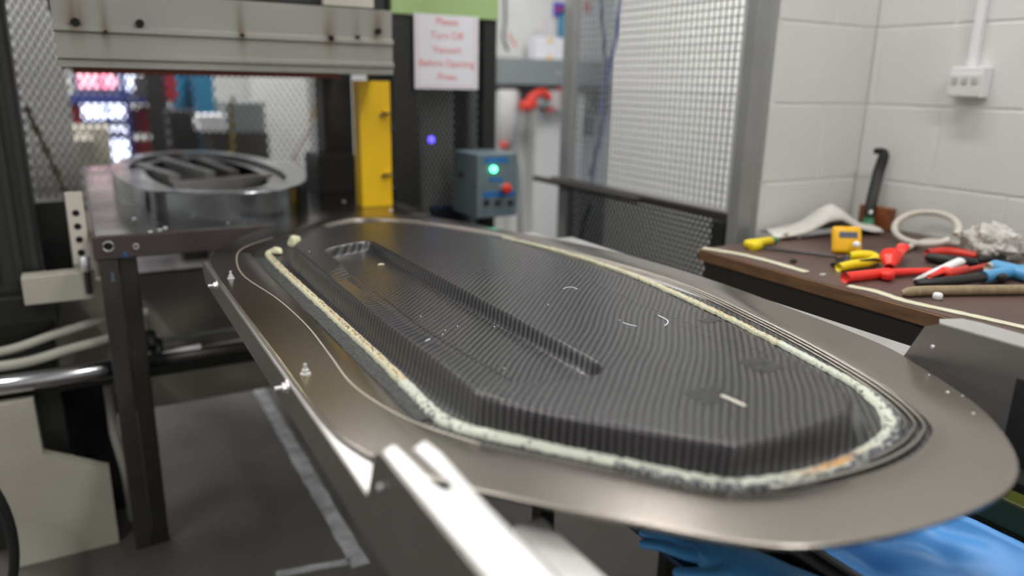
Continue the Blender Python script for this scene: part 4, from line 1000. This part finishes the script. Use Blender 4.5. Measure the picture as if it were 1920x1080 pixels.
glove((gc2[0]+.01, gc2[1]-.17, .700), math.radians(60), 'blue nitrile glove lying flat nearest the bottom of the photo', 8)
p = PZ(1266, 1014, .685); cyl('foam_plug', (p[0]-.012, p[1]+.006, .692), (p[0]+.014, p[1]-.006, .692), .010, 'wplas', None, 14, bev=.004, label='small white plug beside the blue gloves', cat='plug')

# ================================================================= WORKSHOP BEYOND
YW = 6.55
def wb_(name, u0, v0, u1, v1, m, y=6.0, d=.3, parent=None, floor=False, struct=False, **k):
    a = PY(u0, v1, y); b = PY(u1, v0, y); return box(name, a[0], b[0], y, y+d, 0 if floor else a[2], b[2], m, parent, .006, struct=struct, **k)
wn = 0
for (u0, v0, u1, v1, m) in ((147, 118, 192, 165, 'winpink'), (195, 118, 222, 165, 'winpink'), (155, 188, 203, 224, 'window'), (206, 186, 232, 222, 'window'), (208, 240, 243, 305, 'window'), (155, 250, 200, 330, 'window'), (228, 120, 256, 170, 'window')):
    wn += 1; r = structroot('window_%d' % wn); a = PY(u0, v1, YW); b = PY(u1, v0, YW)
    box('pane', a[0], b[0], YW+.02, YW+.04, a[2], b[2], m, r, 0); box('frame', a[0]-.03, a[0], YW, YW+.05, a[2]-.03, b[2]+.03, 'rack', r, .003); box('frame', a[0], b[0], YW, YW+.05, a[2]-.03, a[2], 'rack', r, .003)
# blue storage rack
rk = thing('storage_rack', (PY(200, 250, 5.2)[0], 5.3, 0), 'blue steel storage rack in the workshop beyond the screen', 'rack')
for u in (88, 238, 312): a = PY(u-4, 200, 5.2)[0]; b = PY(u+5, 200, 5.2)[0]; box('upright', a, b, 5.2, 5.26, 0, 2.3, 'rack', rk, .004)
for v in (182, 258, 190): a = PY(84, v, 5.2); b = PY(316 if v == 190 else 240, v, 5.2); box('shelf', a[0], b[0], 5.2, 5.6, a[2]-.02, a[2]+.02, 'rack', rk, .004)
items = [(96, 197, 112, 251, 'crate', 'dark red crate at the left end of the rack'), (115, 203, 126, 251, 'winpink2', 'pinkish tub beside the dark red crate'), (132, 197, 152, 251, 'crate', 'small red crate in the middle of the rack'), (248, 205, 259, 252, 'purplec', 'maroon carton beside the dark pillar on the rack'), (265, 200, 288, 252, 'crate', 'tall red carton right of the maroon carton'), (300, 145, 305, 185, 'char', 'dark grey drum on the rack right of the pillar'), (256, 143, 284, 185, 'char', 'dark grey carton on the upper rack')]
M['winpink2'] = mat('pink_tub', (.5, .2, .28), .5); M['purplec'] = mat('maroon_carton', (.16, .03, .10), .5)
items += [(250, 264, 288, 300, 'crate', 'wide dark red crate on the lowest visible rack level')]
for u0, v0, u1, v1, m, l in items: wb_('storage_box', u0, v0, u1, v1, m, y=5.28, d=.22, label=l, cat='box')
wb_('steel_pillar', 288, 110, 302, 300, 'black', y=5.0, d=.1, floor=True, label='thin black pillar standing in front of the storage rack', cat='pillar')
wb_('blue_cabinet', 328, 110, 362, 192, 'teal', y=5.4, d=.4, label='teal blue cabinet, left of the two beyond the screen', cat='cabinet', floor=True)
wb_('blue_cabinet', 370, 110, 396, 215, 'teal', y=4.95, d=.4, label='teal blue cabinet, right and taller of the two beyond the screen', cat='cabinet', floor=True)
wb_('red_cabinet', 312, 130, 328, 190, 'crate', y=5.1, d=.06, label='narrow red panel left of the teal cabinets', cat='panel')
wb_('monitor', 322, 208, 372, 275, 'black', y=4.2, d=.3, label='black monitor shape in front of the teal cabinets', cat='monitor', floor=True)
wb_('machine_box', 425, 192, 495, 248, 'ltg2' if 'ltg2' in M else 'greyp', y=3.6, d=.4, label='grey machine box above the black bench beyond the screen', cat='machine', floor=False)
wb_('black_bench', 404, 248, 503, 330, 'black', y=3.55, d=.5, label='black bench unit under the grey machine box', cat='bench', floor=True)
wb_('white_carton', 376, 216, 425, 247, 'paper', y=3.56, d=.3, label='white carton left of the grey machine box', cat='carton')
tube('yellow_strap', [tuple(PY(435, 180, 3.4)), tuple(PY(437, 330, 3.4)), (PY(437, 330, 3.4)[0], 3.4, .012)], .011, 'olivey', None, 8, label='yellow strap hanging in front of the grey machine box', cat='strap') if M.setdefault('olivey', mat('dull_yellow', (.32, .26, .03), .5)) else None
tube('orange_hose', smooth_pts([tuple(PY(u, v, 2.6)) for u, v in ((600, 140), (592, 200), (575, 250), (545, 320))]+[(PY(545, 320, 2.6)[0]-.05, 2.6, .3), (PY(545, 320, 2.6)[0]-.08, 2.6, .008)], 6), .006, 'orange', None, 8, label='thin orange hose behind the right side of the screen', cat='hose')
box('wall_mid', PY(470, 200, 5.6)[0], 1.75, 5.6, 5.7, 0, CEIL, 'wall', bev=0, struct=True)
# pale curtain at left behind the screen
V = []; Fc = []; a0 = PY(20, 100, 3.4)[0]; a1 = PY(118, 100, 3.4)[0]
for i in range(61):
    x = a0+(a1-a0)*i/60
    for j, z in enumerate((.55, 1.0, 1.4, 2.3)):
        V.append((x+(-.05 if j > 2 else 0)*(i/60), 3.4+.012*math.sin(i*.7), z))
for i in range(60):
    for j in range(3): o_ = i*4+j; Fc.append([o_, o_+4, o_+5, o_+1])
cu = mk('plastic_curtain', V, Fc, 'wall', smooth=True, label='pale hanging curtain at the left beyond the guard screen', cat='curtain'); m_ = cu.modifiers.new('thick', 'SOLIDIFY'); m_.thickness = .004
wk = wb_('side_table', 70, 262, 175, 320, 'beige', y=4.0, d=.6, floor=True, label='low beige table in the workshop left of the bright windows', cat='table')
wb_('long_bench', 90, 238, 205, 252, 'cream', y=4.6, d=.4, label='cream bench top in front of the storage rack', cat='bench', floor=True)
tube('leaning_pole', [tuple(PY(48, 200, 2.4)), tuple(PY(90, 290, 2.4)), tuple(PY(140, 400, 2.4)), (PY(140, 400, 2.4)[0]+.3, 2.4, .02)], .012, 'wood2', None, 10, label='pale wooden pole leaning behind the left of the screen', cat='pole')
# tidy: the right-hand sheet frame seen at the photo's edge
pe = PZ(1912, 790, .93); box('frame_corner', pe[0]+.01, pe[0]+.035, pe[1]-.06, pe[1]+.02, .86, .985, 'black', None, .003, label='black bracket at the right edge beside the tray end', cat='bracket')
